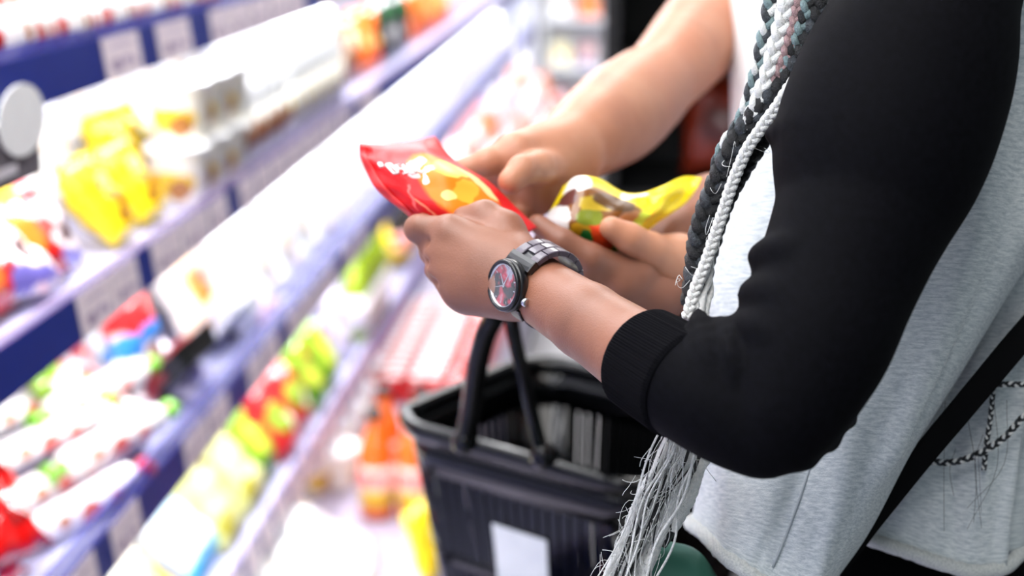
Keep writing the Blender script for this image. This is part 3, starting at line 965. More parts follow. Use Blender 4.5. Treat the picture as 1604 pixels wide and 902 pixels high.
def skin_mat(name, base, deep, warm, bscale=900):
    m, N, L, b = nt_new(name)
    tc = N.new('ShaderNodeTexCoord')
    n1 = N.new('ShaderNodeTexNoise')
    n1.inputs['Scale'].default_value = 26
    n1.inputs['Detail'].default_value = 5
    n2 = N.new('ShaderNodeTexNoise')
    n2.inputs['Scale'].default_value = 9
    n3 = N.new('ShaderNodeTexVoronoi')
    n3.inputs['Scale'].default_value = bscale
    n4 = N.new('ShaderNodeTexNoise')
    n4.inputs['Scale'].default_value = 420
    n4.inputs['Detail'].default_value = 2
    for n in (n1, n2, n3, n4):
        L.new(tc.outputs['Object'], n.inputs['Vector'])
    mx = N.new('ShaderNodeMix')
    mx.data_type = 'RGBA'
    mx.inputs[6].default_value = lin(base)
    mx.inputs[7].default_value = lin(deep)
    mr = N.new('ShaderNodeMapRange')
    mr.inputs[1].default_value = .4
    mr.inputs[2].default_value = .75
    mr.inputs[4].default_value = .7
    L.new(n1.outputs[0], mr.inputs[0])
    L.new(mr.outputs[0], mx.inputs[0])
    m2 = N.new('ShaderNodeMix')
    m2.data_type = 'RGBA'
    m2.inputs[7].default_value = lin(warm)
    r2 = N.new('ShaderNodeMapRange')
    r2.inputs[1].default_value = .45
    r2.inputs[2].default_value = .7
    r2.inputs[4].default_value = .55
    L.new(n2.outputs[0], r2.inputs[0])
    L.new(r2.outputs[0], m2.inputs[0])
    L.new(mx.outputs[2], m2.inputs[6])
    L.new(m2.outputs[2], b.inputs['Base Color'])
    b.inputs['Roughness'].default_value = .48
    b.inputs['Subsurface Weight'].default_value = .12
    b.inputs['Subsurface Radius'].default_value = (.006, .002, .001)
    b.inputs['Subsurface Scale'].default_value = 1
    ad = N.new('ShaderNodeMath')
    L.new(n3.outputs['Distance'], ad.inputs[0])
    L.new(n4.outputs[0], ad.inputs[1])
    bp = N.new('ShaderNodeBump')
    bp.inputs['Strength'].default_value = .12
    bp.inputs['Distance'].default_value = .0008
    L.new(ad.outputs[0], bp.inputs['Height'])
    L.new(bp.outputs[0], b.inputs['Normal'])
    return m


def cloth_mat(name, c1, c2, stretch, scale, rough=.9, sheen=.3, bump=.5, wscale=900, spec=.12):
    m, N, L, b = nt_new(name)
    tc = N.new('ShaderNodeTexCoord')
    mp = N.new('ShaderNodeMapping')
    mp.inputs['Scale'].default_value = stretch
    L.new(tc.outputs['UV'], mp.inputs[0])
    n = N.new('ShaderNodeTexNoise')
    n.inputs['Scale'].default_value = scale
    n.inputs['Detail'].default_value = 6
    n.inputs['Roughness'].default_value = .7
    L.new(mp.outputs[0], n.inputs['Vector'])
    mr = N.new('ShaderNodeMapRange')
    mr.inputs[1].default_value = .38
    mr.inputs[2].default_value = .62
    L.new(n.outputs[0], mr.inputs[0])
    mx = N.new('ShaderNodeMix')
    mx.data_type = 'RGBA'
    mx.inputs[6].default_value = lin(c1)
    mx.inputs[7].default_value = lin(c2)
    L.new(mr.outputs[0], mx.inputs[0])
    L.new(mx.outputs[2], b.inputs['Base Color'])
    b.inputs['Roughness'].default_value = rough
    b.inputs['Sheen Weight'].default_value = sheen
    b.inputs['Specular IOR Level'].default_value = spec
    n2 = N.new('ShaderNodeTexNoise')
    n2.inputs['Scale'].default_value = wscale
    L.new(tc.outputs['Object'], n2.inputs['Vector'])
    bp = N.new('ShaderNodeBump')
    bp.inputs['Strength'].default_value = bump
    bp.inputs['Distance'].default_value = .001
    L.new(n2.outputs[0], bp.inputs['Height'])
    L.new(bp.outputs[0], b.inputs['Normal'])
    return m


def box_uv(v, s=4.0):
    return np.stack([v[:, 0] * s, v[:, 2] * s], 1)


# ------------------------------------------------------------------ the woman in the foreground
hipw = P(1390, 900, 1.02)
woman = thing('person', 'person with black raglan sleeves, grey heather top and long braids holding a red pack', 'person', (hipw[0], hipw[1], 0))
m_skin = skin_mat('brown_skin', (140, 92, 71), (114, 73, 57), (146, 90, 66))
LA = dict(wrist=cm(838, 450, .880))
pr = []
# forearm and upper arm
pr += chain([cm(806, 428, .893), cm(838, 450, .880), cm(920, 503, .842), cm(1008, 562, .805), cm(1120, 632, .768), cm(1186, 672, .752)],
            [.0185, .0205, .0225, .0255, .024, .014], .004)
pr += chain([cm(1186, 672, .752), cm(1300, 440, .775), cm(1400, 150, .805), cm(1490, -160, .85)], [.014, .030, .036, .036], .01)
# palm: a fan of four metacarpals from the wrist
mcp = [cm(706, 364, .906), cm(697, 393, .909), cm(702, 424, .907), cm(720, 452, .901)]
mr_ = [.0118, .0125, .0118, .0105]
wr = [cm(800, 415, .894), cm(800, 428, .892), cm(802, 440, .891), cm(806, 450, .890)]
for i in range(4):
    pr.append(cone(wr[i], mcp[i], .0165, mr_[i], .012))
pr.append(cone(cm(790, 455, .893), cm(735, 462, .905), .0155, .012, .012))
pr.append(cone(cm(760, 420, .902), cm(720, 410, .912), .020, .015, .012))
# fingers wrapped round the lower edge of the pack
fing = [
    [(706, 364, .906), (655, 358, .918), (668, 352, .938), (705, 352, .944)],
    [(697, 393, .909), (680, 394, .930), (690, 372, .950), (715, 358, .952)],
    [(702, 424, .907), (690, 424, .930), (700, 396, .950), (722, 378, .950)],
    [(720, 452, .901), (708, 452, .922), (716, 424, .941), (732, 404, .942)],
]
fr = [[.0105, .0088, .0082, .0070], [.0108, .0092, .0084, .0072], [.0102, .0088, .0080, .0068], [.0092, .0080, .0072, .0062]]
for pts, rad in zip(fing, fr):
    pr += chain([cm(*q) for q in pts], rad, .0035)
# thumb over the top
pr += chain([cm(812, 412, .898), cm(790, 362, .908), cm(760, 341, .916), cm(728, 342, .922)], [.0165, .0125, .0105, .0082], .006)
# knuckle and crease modelling
for q in ((657, 352, .910), (667, 388, .917), (676, 424, .918)):
    pr.append(cone(cm(*q), cm(q[0] + 4, q[1] + 2, q[2]), .0042, .0042, .006))
for a_, b_ in (((640, 380, .906), (682, 379, .902)), ((655, 410, .908), (690, 410, .900)), ((668, 440, .905), (702, 440, .897))):
    pr.append(cone(cm(*a_), cm(*b_), .0022, .0010, .005, 's'))
# tendons on the back of the hand
for i in range(3):
    pr.append(cone(wr[i] + np.array([0, 0, -.0125]), mcp[i] + np.array([0, 0, -.0085]), .003, .003, .009))
v1, f1 = wsdf(pr, .0014, 2)
# far arm: forearm behind, hand under the yellow pack
pr = []
pr += chain([cm(1010, 418, 1.035), cm(1050, 382, 1.055), cm(1110, 330, 1.085), cm(1200, 300, 1.12), cm(1340, 320, 1.13), cm(1370, 40, 1.12)], [.019, .0215, .025, .030, .035, .04], .012)
pr.append(cone(cm(1010, 425, 1.03), cm(975, 432, .99), .022, .017, .012))
pr.append(cone(cm(1035, 462, 1.0), cm(975, 440, .985), .017, .015, .012))
pr.append(cone(cm(1010, 420, 1.03), cm(1035, 462, 1.0), .018, .016, .012))
for pts, rad in [
    ([(975, 428, .985), (925, 404, .968), (880, 378, .965), (842, 350, .972)], [.0125, .0098, .0085, .0068]),
    ([(972, 440, .990), (920, 424, .975), (880, 402, .975), (850, 378, .982)], [.0120, .0098, .0088, .0070]),
    ([(970, 448, .998), (922, 440, .990), (888, 424, .990), (862, 402, .995)], [.0115, .0095, .0085, .0070]),
    ([(975, 452, 1.005), (935, 455, 1.003), (905, 446, 1.003), (885, 430, 1.005)], [.0105, .0085, .0075, .0062]),
    ([(1000, 428, .985), (985, 405, 1.005), (975, 385, 1.03)], [.013, .0105, .008]),
]:
    pr += chain([cm(*q) for q in pts], rad, .004)
v2, f2 = wsdf(pr, .0017, 2)
# trunk under the clothes
pr = chain([cm(1420, -140, 1.02), cm(1420, 150, 1.02), cm(1420, 500, 1.04), cm(1420, 900, 1.08)], [.075, .085, .07, .075], .02)
pr += chain([cm(1460, -160, .85), cm(1420, -140, 1.02), cm(1370, 40, 1.12)], [.046, .07, .04], .03)
v3, f3 = wsdf(pr, .008, 1)
V, Fc = merge((v1, f1), (v2, f2), (v3, f3))
part('body', V, Fc, m_skin, woman)

# ---- black sleeve
m_sleeve = cloth_mat('black_jersey', (11, 11, 16), (6, 6, 9), (1, 1, 1), 60, .75, 0, .2, 1500, .05)
pr = []
pr += flow([(1050, 588, .788, .0292), (1085, 606, .776, .0300), (1130, 632, .764, .0300), (1168, 660, .756, .0265), (1196, 688, .750, .0200)], 5)
pr += flow([(1196, 688, .750, .0200), (1232, 632, .748, .0305), (1272, 540, .756, .0395), (1307, 445, .768, .0422), (1334, 377, .776, .0445), (1361, 306, .785, .0492), (1379, 229, .792, .0585), (1411, 138, .80, .0588), (1435, 76, .808, .0548), (1456, 10, .816, .0490), (1490, -80, .83, .046), (1510, -160, .85, .05)], 5)
pr.append(cone(cm(1222, 668, .750), cm(1290, 640, .760), .018, .0125, .012))
folds = [((1190, 402, .772), (1240, 392, .746), (1300, 420, .742), .0066), ((1175, 460, .764), (1225, 462, .738), (1290, 500, .728), .0066),
         ((1160, 508, .762), (1205, 520, .733), (1270, 570, .722), .0062), 
         ((1326, 655, .770), (1290, 640, .739), (1240, 600, .725), .0062), ((1298, 690, .762), (1265, 670, .734), (1230, 620, .724), .0064),
         ((1262, 716, .755), (1235, 700, .734), (1205, 640, .720), .0064), ((1128, 500, .768), (1148, 560, .736), (1156, 660, .736), .0030),
         ((1100, 494, .775), (1112, 560, .743), (1118, 660, .742), .0028), ((1090, 492, .778), (1098, 570, .748), (1100, 680, .757), .0026),
         ((1208, 210, .80), (1290, 190, .757), (1400, 250, .742), .004)]
for a_, b_, c_, r in folds:
    q = crom([cm(*a_), cm(*b_), cm(*c_)], 4)
    for i in range(len(q) - 1):
        pr.append(cone(q[i] + np.array([0, 0, .007 * i / 7]), q[i + 1] + np.array([0, 0, .007 * (i + 1) / 7]), r, r * .7, .007))
V, Fc = wsdf(pr, .0024, 2)
part('sleeve', V, Fc, m_sleeve, woman, uv=box_uv(V))
# far sleeve
V, Fc = wsdf(chain([cm(1290, 318, 1.13), cm(1345, 320, 1.13), cm(1370, 40, 1.12), cm(1400, -140, 1.08)], [.036, .042, .05, .07], .02), .006, 1)
part('sleeve', V, Fc, m_sleeve, woman, uv=box_uv(V))
# ribbed cuff: vertical ribs are modelled
c0, c1 = cm(1006, 561, .8055), cm(1074, 602, .777)
ax = (c1 - c0) / np.linalg.norm(c1 - c0)
u_ = np.cross(ax, [0, 0, 1.0]); u_ /= np.linalg.norm(u_)
w_ = np.cross(ax, u_)
nr = 440
a = np.arange(nr) * 2 * math.pi / nr
rs = []
for t, rr in ((.12, .0262), (.0, .0272), (-.02, .0288), (.03, .0300), (.2, .0304), (.5, .0308), (.8, .0312), (1.0, .0316), (1.06, .030)):
    rib = .00028 * np.sign(np.sin(a * 110)) * (1 if 0 < t < 1.02 else .3)
    rs.append((c0 + (c1 - c0) * t) + ((rr + rib)[:, None]) * (np.cos(a)[:, None] * u_ + np.sin(a)[:, None] * w_))
v, f = rings(rs, cap=False)
part('cuff', c2w(v), f, mat('black_rib', (9, 9, 13), .9, spec=.06), woman, smooth=False)

# ---- grey heather top: front panel with its big drape, and the panel behind the strap
m_grey = cloth_mat('grey_heather', (226, 231, 232), (180, 190, 195), (22, 130, 1), 1.6, .95, .25, .5, 1400)


def drape(rows, nu, nv, folds=(), th=.003):
    g, f, uv = net([[cm(*q) for q in r] for r in rows], nu, nv)
    n = gnormals(g)
    if n[..., 2].mean() > 0:
        n = -n
    R_, C_ = g.shape[:2]
    J, I = np.meshgrid(np.linspace(0, 1, C_), np.linspace(0, 1, R_))
    for (u0, v0, u1, v1, wd_, amp) in folds:
        dx, dy = u1 - u0, v1 - v0
        t = np.clip(((J - u0) * dx + (I - v0) * dy) / (dx * dx + dy * dy), 0, 1)
        d = np.hypot(J - u0 - t * dx, I - v0 - t * dy)
        g = g + n * (amp * np.exp(-(d / wd_) ** 2))[..., None]
    V_, F_, U_ = shell(g, f, uv, -n, th)
    return g, c2w(V_), F_, U_


front_rows = [
    [(1330, -120, 1.14), (1230, -120, 1.04), (1230, -120, .96), (1330, -120, .90), (1440, -120, .885), (1560, -120, .89), (1660, -120, .93), (1760, -120, 1.06)],
    [(1300, 60, 1.12), (1190, 60, 1.03), (1200, 60, .95), (1320, 60, .89), (1450, 60, .872), (1560, 60, .875), (1650, 60, .91), (1740, 60, 1.02)],
    [(1280, 220, 1.12), (1160, 220, 1.02), (1180, 220, .95), (1300, 220, .89), (1440, 220, .870), (1560, 220, .866), (1640, 230, .885), (1690, 240, .96)],
    [(1250, 340, 1.11), (1130, 340, 1.02), (1150, 340, .95), (1270, 340, .89), (1410, 340, .868), (1530, 345, .860), (1612, 355, .870), (1640, 365, .93)],
    [(1220, 450, 1.10), (1110, 450, 1.01), (1130, 450, .945), (1240, 450, .885), (1370, 450, .865), (1480, 455, .856), (1555, 462, .866), (1575, 470, .915)],
    [(1210, 565, 1.09), (1104, 565, 1.01), (1124, 565, .94), (1220, 565, .88), (1330, 565, .860), (1430, 570, .852), (1490, 576, .862), (1508, 582, .905)],
    [(1200, 690, 1.08), (1101, 690, 1.0), (1118, 690, .935), (1195, 690, .875), (1290, 692, .857), (1375, 696, .850), (1415, 702, .860), (1432, 708, .900)],
    [(1190, 780, 1.08), (1094, 782, 1.0), (1108, 790, .93), (1170, 800, .872), (1250, 808, .856), (1322, 812, .850), (1356, 816, .860), (1372, 820, .900)],
    [(1180, 800, 1.08), (1087, 812, 1.0), (1100, 832, .93), (1150, 878, .872), (1205, 915, .856), (1262, 940, .850), (1296, 925, .860), (1312, 905, .900)],
]
gfr, V, Fc, U = drape(front_rows, 10, 9, [
    (.62, .46, .50, .98, .012, -.0022), (.70, .30, .80, .75, .05, .006), (.78, .30, .86, .7, .035, -.004), (.42, .55, .62, .50, .03, .004),
    (.62, .72, .72, .98, .04, .004), (.50, .60, .56, .95, .03, -.003), (.30, .62, .40, .98, .03, .003), (.36, .45, .33, .7, .03, -.002)])
part('top_front', V, Fc, m_grey, woman, uv=U)
back_rows = [
    [(1440, 60, 1.07), (1490, 60, 1.04), (1540, 60, 1.01), (1590, 60, 1.005), (1640, 60, 1.03), (1680, 60, 1.08)],
    [(1420, 300, 1.03), (1490, 300, .995), (1560, 300, .962), (1625, 300, .955), (1690, 300, .975), (1745, 300, 1.06)],
    [(1400, 450, 1.0), (1490, 450, .965), (1560, 450, .94), (1630, 450, .93), (1700, 450, .945), (1770, 450, 1.05)],
    [(1360, 600, .985), (1440, 600, .95), (1520, 600, .93), (1592, 600, .925), (1650, 600, .945), (1720, 600, 1.04)],
    [(1320, 720, .975), (1400, 725, .942), (1480, 730, .925), (1560, 735, .92), (1620, 730, .945), (1690, 700, 1.03)],
    [(1290, 812, .97), (1352, 838, .938), (1440, 868, .922), (1530, 893, .918), (1596, 868, .945), (1670, 800, 1.03)],
]
back_rows = [r + [(r[-1][0] + 30, r[-1][1], r[-1][2] + .09), (r[-1][0] - 20, r[-1][1], r[-1][2] + .17)] for r in back_rows]
gbk, V, Fc, U = drape(back_rows, 10, 10, [(.44, .44, .50, 1.0, .016, .006), (.53, .44, .545, 1.0, .016, -.008), (.25, .6, .36, .96, .022, -.004), (.36, .55, .40, .84, .016, .004), (.32, .36, .21, .92, .022, .003)])
part('top_back', V, Fc, m_grey, woman, uv=U)


def hem(g, r, i0=0):
    c = g[-1] + np.array([0, -.001, 0])
    c = crom(c[::4], 4)
    v, f = tube(c, r, 10)
    # twisted fluff of the raw rolled edge
    v = v + rng.normal(0, r * .06, v.shape)
    return c2w(v), f


m_hem = cloth_mat('raw_hem', (214, 216, 212), (176, 182, 182), (1, 1, 1), 300, .95, .4, .9, 700)
for g in (gfr, gbk):
    v, f = hem(g, .0048)
    part('rolled_hem', v, f, m_hem, woman, uv=box_uv(v, 3))
# side seam of the top
sm = gfr[40:, int(gfr.shape[1] * .56)] + np.array([0, 0, -.0005])
v, f = tube(crom(sm[::5], 4), .0008, 6)
part('side_seam', c2w(v), f, mat('seam_thread', (176, 184, 188), .9), woman)

# ---- black trousers
m_trs = mat('black_trousers', (8, 8, 11), .9, spec=.08, noise=.3, nscale=300)
hc = P(1400, 905, 1.07)
rs = []
for z, rx, ry in ((hc[2] + .06, .085, .095), (hc[2], .095, .105), (hc[2] - .12, .125, .115), (hc[2] - .2, .135, .11)):
    a = np.arange(28) * 2 * math.pi / 28
    rs.append(np.stack([hc[0] + ry * np.cos(a), hc[1] + rx * np.sin(a), np.full(28, z)], 1))
parts_ = [rings(rs)]
for s in (-1, 1):
    pr_ = []
    for z, r, dx in ((hc[2] - .14, .085, 0), (.55, .068, .0), (.45, .06, .01), (.25, .058, .0), (.08, .05, 0)):
        a = np.arange(18) * 2 * math.pi / 18
        pr_.append(np.stack([hc[0] + dx + r * np.cos(a), hc[1] + s * .075 + r * np.sin(a), np.full(18, z)], 1))
    parts_.append(rings(pr_))
part('trousers', *merge(*parts_), m_trs, woman)
for s in (-1, 1):
    b_ = rbox(hc[0] - .20, hc[0] + .06, hc[1] + s * .075 - .042, hc[1] + s * .075 + .042, 0.001, .085, .025)
    part('shoe', *b_, mat('dark_shoe', (24, 24, 28), .6), woman)

# ---- bag strap, green bag
bag = thing('shoulder_bag', 'dark green shoulder bag below the loose hair, its black strap crossing the grey top', 'bag', tuple(P(1050, 1060, .91)))
cs = crom([cm(*q) for q in [(1640, -90, 1.05), (1720, 60, 1.02), (1745, 220, .985), (1715, 370, .945), (1650, 470, .922), (1585, 548, .902), (1515, 632, .893), (1440, 722, .891), (1372, 808, .893), (1312, 885, .905), (1240, 950, .925), (1150, 980, .93), (1075, 985, .915)]], 8)
t = np.gradient(cs, axis=0); t /= np.linalg.norm(t, axis=1, keepdims=True)
sd = np.cross(t, [0, 0, 1.0]); sd /= np.linalg.norm(sd, axis=1, keepdims=True)
wv = np.interp(np.linspace(0, 1, len(cs)), [0, .4, .7, 1], [.0085, .0082, .0065, .0065])[:, None]
part('strap', *[c2w(x) if i == 0 else x for i, x in enumerate(rings([[p + s_ * w0 * 1 + np.array([0, 0, .0]), p + s_ * w0 + np.array([0, 0, .003]), p - s_ * w0 + np.array([0, 0, .003]), p - s_ * w0] for p, s_, w0 in zip(cs, sd, wv)]))],
     mat('black_strap', (7, 7, 9), .85, spec=.1), bag, smooth=False)
pr = [cone(cm(1016, 886, .90), cm(1066, 896, .90), .0165, .0160, .02), cone(cm(1006, 950, .902), cm(1092, 958, .902), .023, .022, .02),
      cone(cm(992, 1030, .905), cm(1092, 1034, .905), .025, .024, .02), cone(cm(994, 1110, .91), cm(1088, 1112, .91), .023, .023, .02)]
V, Fc = wsdf(pr, .0025, 2)
m_gbag = mat('green_leather', (62, 118, 100), .38, bump=.1, bscale=300)
part('bag_body', V, Fc, m_gbag, bag)
pr = [cone(cm(1016, 884, .8985), cm(1066, 894, .8985), .0172, .0168, .012), cone(cm(1008, 945, .899), cm(1090, 953, .899), .0215, .0210, .02), cone(cm(1005, 985, .894), cm(1080, 990, .894), .016, .016, .02)]
V, Fc = wsdf(pr, .0025, 2)
part('flap', V, Fc, m_gbag, bag)
v, f, _ = lathe([(.001, 0), (.005, .001), (.005, .003), (.002, .004)], 14)
part('clasp', c2w(cm(1042, 1000, .876) + v[:, [0, 1, 2]] * np.array([1, 1, -1])), f, mat('brass', (190, 160, 90), .3, metal=1), bag)

# ------------------------------------------------------------------ braids
m_hdark = mat('charcoal_hair', (30, 34, 40), .45, noise=.8, nscale=500, col2=(74, 82, 90), bump=.8, bscale=1600)
m_hblack = mat('black_hair', (13, 14, 17), .45, noise=.5, nscale=500, col2=(32, 36, 42), bump=.8, bscale=1600)
m_hwhite = mat('silver_hair', (250, 250, 248), .6, noise=.6, nscale=500, col2=(206, 214, 216), bump=.8, bscale=1600)
m_hpink = mat('dusty_pink_hair', (176, 146, 146), .6, noise=.6, nscale=500, col2=(140, 110, 116), bump=.8, bscale=1600)
m_hteal = mat('teal_grey_hair', (132, 156, 158), .6, noise=.6, nscale=500, col2=(84, 104, 110), bump=.8, bscale=1600)


def braid(name, pts, w, pitch, mats, label=None, taper=1.0, k=1.0):
    c = crom([cm(*q) for q in pts], 30)
    s = np.concatenate([[0], np.cumsum(np.linalg.norm(np.diff(c, axis=0), axis=1))])
    n = int(s[-1] / pitch * 11)
    ss = np.linspace(0, s[-1], n)
    c = np.stack([np.interp(ss, s, c[:, i]) for i in range(3)], 1)
    t = np.gradient(c, axis=0); t /= np.linalg.norm(t, axis=1, keepdims=True)
    S = np.cross(t, [0, 0, 1.0]); S /= np.linalg.norm(S, axis=1, keepdims=True)
    Nn = np.cross(S, t)
    wt = w * np.linspace(1, taper, n)[:, None]
    out, mi = [], []
    for i in range(3):
        ph = ss / pitch * 2 * math.pi + i * 2 * math.pi / 3
        off = S * (np.sin(ph))[:, None] * wt * .30 + Nn * (np.sin(2 * ph))[:, None] * wt * .17
        rad = (wt[:, 0] * .235) * (1 + .10 * np.cos(2 * ph))
        v, f = tube(c + off, rad, 7)
        v = v + rng.normal(0, w * .012, v.shape)
        out.append((v, f))
        mi += [i % len(mats)] * len(f)
    V_, F_ = merge(*out)
    o = part(name, c2w(V_), F_, list(mats), woman, midx=mi)
    if label:
        o['label'] = label
    return o


braid('braid', [(1216, -60, .85), (1206, 10, .85), (1192, 80, .85), (1177, 140, .852), (1158, 190, .856), (1134, 225, .86), (1118, 262, .864)], .0115, .024, [m_hdark, m_hteal, m_hwhite], 'charcoal and silver braid', .55)
braid('braid', [(1240, -60, .845), (1231, 10, .845), (1213, 80, .846), (1194, 140, .848), (1172, 190, .852), (1146, 232, .858), (1128, 262, .863)], .0135, .026, [m_hwhite, m_hwhite, m_hwhite], 'silver white braid', .6)
braid('braid', [(1262, -60, .842), (1251, 10, .842), (1236, 70, .843), (1219, 120, .846), (1204, 160, .852)], .0085, .018, [m_hpink, m_hpink, m_hpink], 'dusty pink braid')
braid('braid', [(1274, -60, .84), (1266, 5, .84), (1249, 65, .842), (1232, 110, .845), (1216, 150, .85)], .010, .020, [m_hteal, m_hteal, m_hblack], 'teal grey braid')
braid('braid', [(1300, -60, .84), (1288, 10, .84), (1262, 80, .842), (1230, 130, .846), (1196, 168, .85), (1168, 200, .854), (1142, 246, .858), (1118, 300, .862), (1098, 360, .866), (1090, 420, .868), (1084, 475, .868)], .0150, .024, [m_hblack, m_hblack, m_hdark], 'black braid')
braid('braid', [(1322, -60, .835), (1310, 0, .835), (1286, 55, .836), (1262, 98, .838), (1244, 130, .842)], .0105, .020, [m_hblack, m_hteal, m_hblack], 'black braid with a teal strand')
braid('braid', [(1272, 40, .846), (1246, 100, .85), (1212, 160, .853), (1180, 200, .857), (1152, 250, .861), (1126, 306, .865), (1112, 360, .868), (1101, 420, .87), (1094, 480, .87)], .0150, .024, [m_hdark, m_hdark, m_hblack], 'charcoal braid')
braid('braid', [(1330, -60, .85), (1306, 20, .85), (1274, 90, .853), (1244, 150, .857), (1205, 205, .862), (1170, 260, .866), (1138, 320, .87), (1112, 400, .874)], .012, .022, [m_hblack, m_hblack, m_hblack], 'black braid', .8)
braid('braid', [(1280, 85, .832), (1240, 132, .835), (1218, 166, .838), (1194, 198, .842), (1168, 238, .846), (1148, 285, .850), (1133, 330, .853), (1117, 378, .856), (1102, 420, .857), (1087, 458, .857), (1076, 500, .855)], .0078, .0135, [m_hwhite, m_hwhite, m_hwhite], 'thin white twisted braid')
# unbraided white ends, one thick strand each
loose = [
    [(1112, 395, .862), (1104, 430, .860), (1092, 462, .858), (1090, 500, .856)],
    [(1112, 400, .866), (1110, 440, .862), (1100, 470, .858), (1098, 505, .856)],
    [(1108, 420, .868), (1114, 455, .864), (1106, 480, .860), (1108, 508, .858)],
    [(1050, 640, .856), (1046, 690, .855), (1030, 730, .852), (1008, 770, .850), (985, 830, .848), (955, 890, .848), (930, 960, .85)],
    [(1060, 640, .858), (1062, 690, .856), (1050, 740, .853), (1022, 800, .849), (1000, 850, .848), (978, 900, .848), (955, 960, .85)],
    [(1076, 645, .858), (1078, 690, .856), (1070, 740, .853), (1052, 790, .850), (1034, 840, .848), (1008, 900, .847), (985, 960, .85)],
    [(1084, 650, .860), (1080, 700, .858), (1062, 750, .856), (1050, 800, .853), (1026, 850, .851), (1012, 905, .851), (1000, 950, .85)],
    [(1066, 650, .862), (1056, 700, .860), (1052, 760, .857), (1030, 815, .853), (1000, 860, .851), (968, 920, .850), (950, 960, .85)],
    [(1112, 660, .860), (1106, 712, .856), (1093, 748, .852), (1080, 780, .850), (1066, 806, .848), (1055, 833, .848)],
    [(1098, 655, .864), (1090, 690, .862), (1076, 730, .860), (1066, 760, .858), (1056, 800, .855)],
    [(1042, 640, .862), (1040, 690, .860), (1018, 760, .857), (1000, 820, .854), (982, 880, .852), (975, 950, .852)],
]
for i, q in enumerate(loose):
    r0 = [.0022, .0022, .0020, .0030, .0026, .0042, .0024, .0030, .0034, .0020, .0024][i]
    c = crom([cm(*p) for p in q], 8)
    nn = len(c)
    rad = r0 * (1 + .18 * np.sin(np.linspace(0, 9, nn) + i))
    rad[0] *= .8
    if i == 8:
        rad[-3:] *= (.8, .7, .9)
    v, f = tube(c, rad, 8)
    v += rng.normal(0, r0 * .10, v.shape)
    part('loose_strand', c2w(v), f, m_hwhite, woman)
for i in range(20):
    t0 = rng.uniform(0, 1)
    xa = 1050 + 62 * t0 + rng.normal(0, 3)
    xb = 936 + 84 * t0 + rng.normal(0, 10)
    da = .858 + rng.normal(0, .006)
    wv_ = rng.normal(0, 11, 4)
    q = [(xa, 645, da), (xa + (xb - xa) * .14 + wv_[0], 710, da - .004), (xa + (xb - xa) * .42 + wv_[1], 780, da - .006), (xa + (xb - xa) * .72 + wv_[2], 850, da - .008), (xb + wv_[3], 925, da - .008)]
    v, f = tube(crom([cm(*p) for p in q], 6), rng.uniform(.0004, .0010), 6)
    part('loose_strand', c2w(v), f, m_hwhite, woman)
for i in range(6):
    t0 = rng.uniform(0, 1)
    xa, xb = 1048 + 62 * t0, 934 + 86 * t0 + rng.normal(0, 12)
    wv_ = rng.normal(0, 9, 3)
    q = [(xa, 645, .850), (xa + (xb - xa) * .2 + wv_[0], 720, .8455), (xa + (xb - xa) * .55 + wv_[1], 800, .842), (xb + wv_[2], 925, .840)]
    v, f = tube(crom([cm(*p) for p in q], 6), rng.uniform(.0004, .0010), 6)
    part('loose_strand', c2w(v), f, m_hblack, woman)
# black tubes standing in for the shaded gap behind the loose ends
for q in ([(1076, 640, .885), (1062, 700, .882), (1040, 780, .878), (1008, 860, .876), (980, 930, .876)], [(1098, 655, .885), (1090, 720, .88), (1078, 770, .876), (1050, 820, .874), (1030, 850, .874)]):
    c = crom([cm(*p) for p in q], 8)
    v, f = tube(c, .006, 8)
    part('loose_strand', c2w(v), f, m_hblack, woman)
# flyaway fibres
fib = []
for i in range(250):
    if i < 230:
        t0 = rng.uniform(0, 1)
        base = np.array([1078 - 120 * t0 + rng.normal(0, 18), 670 + 240 * t0, .843 + rng.normal(0, .003)])
        dirv = np.array([-16 + rng.normal(0, 16), 44 + rng.normal(0, 26), 0])
    else:
        t0 = rng.uniform(0, 1)
        pth = crom([(1225, 150, .85), (1168, 235, .855), (1120, 320, .86), (1092, 410, .863), (1080, 480, .862)], 10)
        base = pth[int(t0 * (len(pth) - 1))] + np.array([rng.normal(0, 12), rng.normal(0, 6), -.006])
        dirv = np.array([rng.normal(-4, 9), rng.normal(14, 12), 0])
    bend = rng.normal(0, 8, 2)
    q = [base + dirv * s_ + np.array([bend[0] * math.sin(3.1 * s_), bend[1] * math.sin(4.3 * s_), rng.normal(0, .0015)]) for s_ in (0, .33, .66, 1)]
    fib.append(tube(crom([cm(*p) for p in q], 3), rng.uniform(.00012, .00024), 4))
fv, ff = merge(*fib)
fo = part('flyaway_hair', c2w(fv), ff, m_hwhite, woman)
fo['kind'] = 'stuff'
# thin braids hanging down her back across the lower panel
for q, w in (([(1640, 603, .905), (1590, 602, .906), (1548, 603, .908), (1522, 612, .910), (1508, 626, .914)], .0040),
             ([(1640, 630, .905), (1604, 652, .905), (1572, 686, .906), (1530, 712, .908), (1490, 724, .910), (1448, 722, .912)], .0046),
             ([(1556, 606, .910), (1552, 650, .909), (1546, 690, .909), (1541, 736, .909)], .0034)):
    braid('thin_braid', q, w, w * 1.9, [m_hblack, m_hwhite, m_hdark], 'thin black and silver braid')
fib = []
for i in range(7):
    x = rng.uniform(1470, 1580)
    q = [(x + rng.normal(0, 4), 620 + rng.uniform(0, 90), .906), (x + rng.normal(0, 8), 720 + rng.uniform(-10, 30), .906), (x + rng.normal(0, 22), 800 + rng.uniform(-40, 40), .908)]
    fib.append(tube(crom([cm(*p) for p in q], 5), .00014, 4))
fv, ff = merge(*fib)
fo = part('flyaway_hair', c2w(fv), ff, m_hblack, woman)
fo['kind'] = 'stuff'

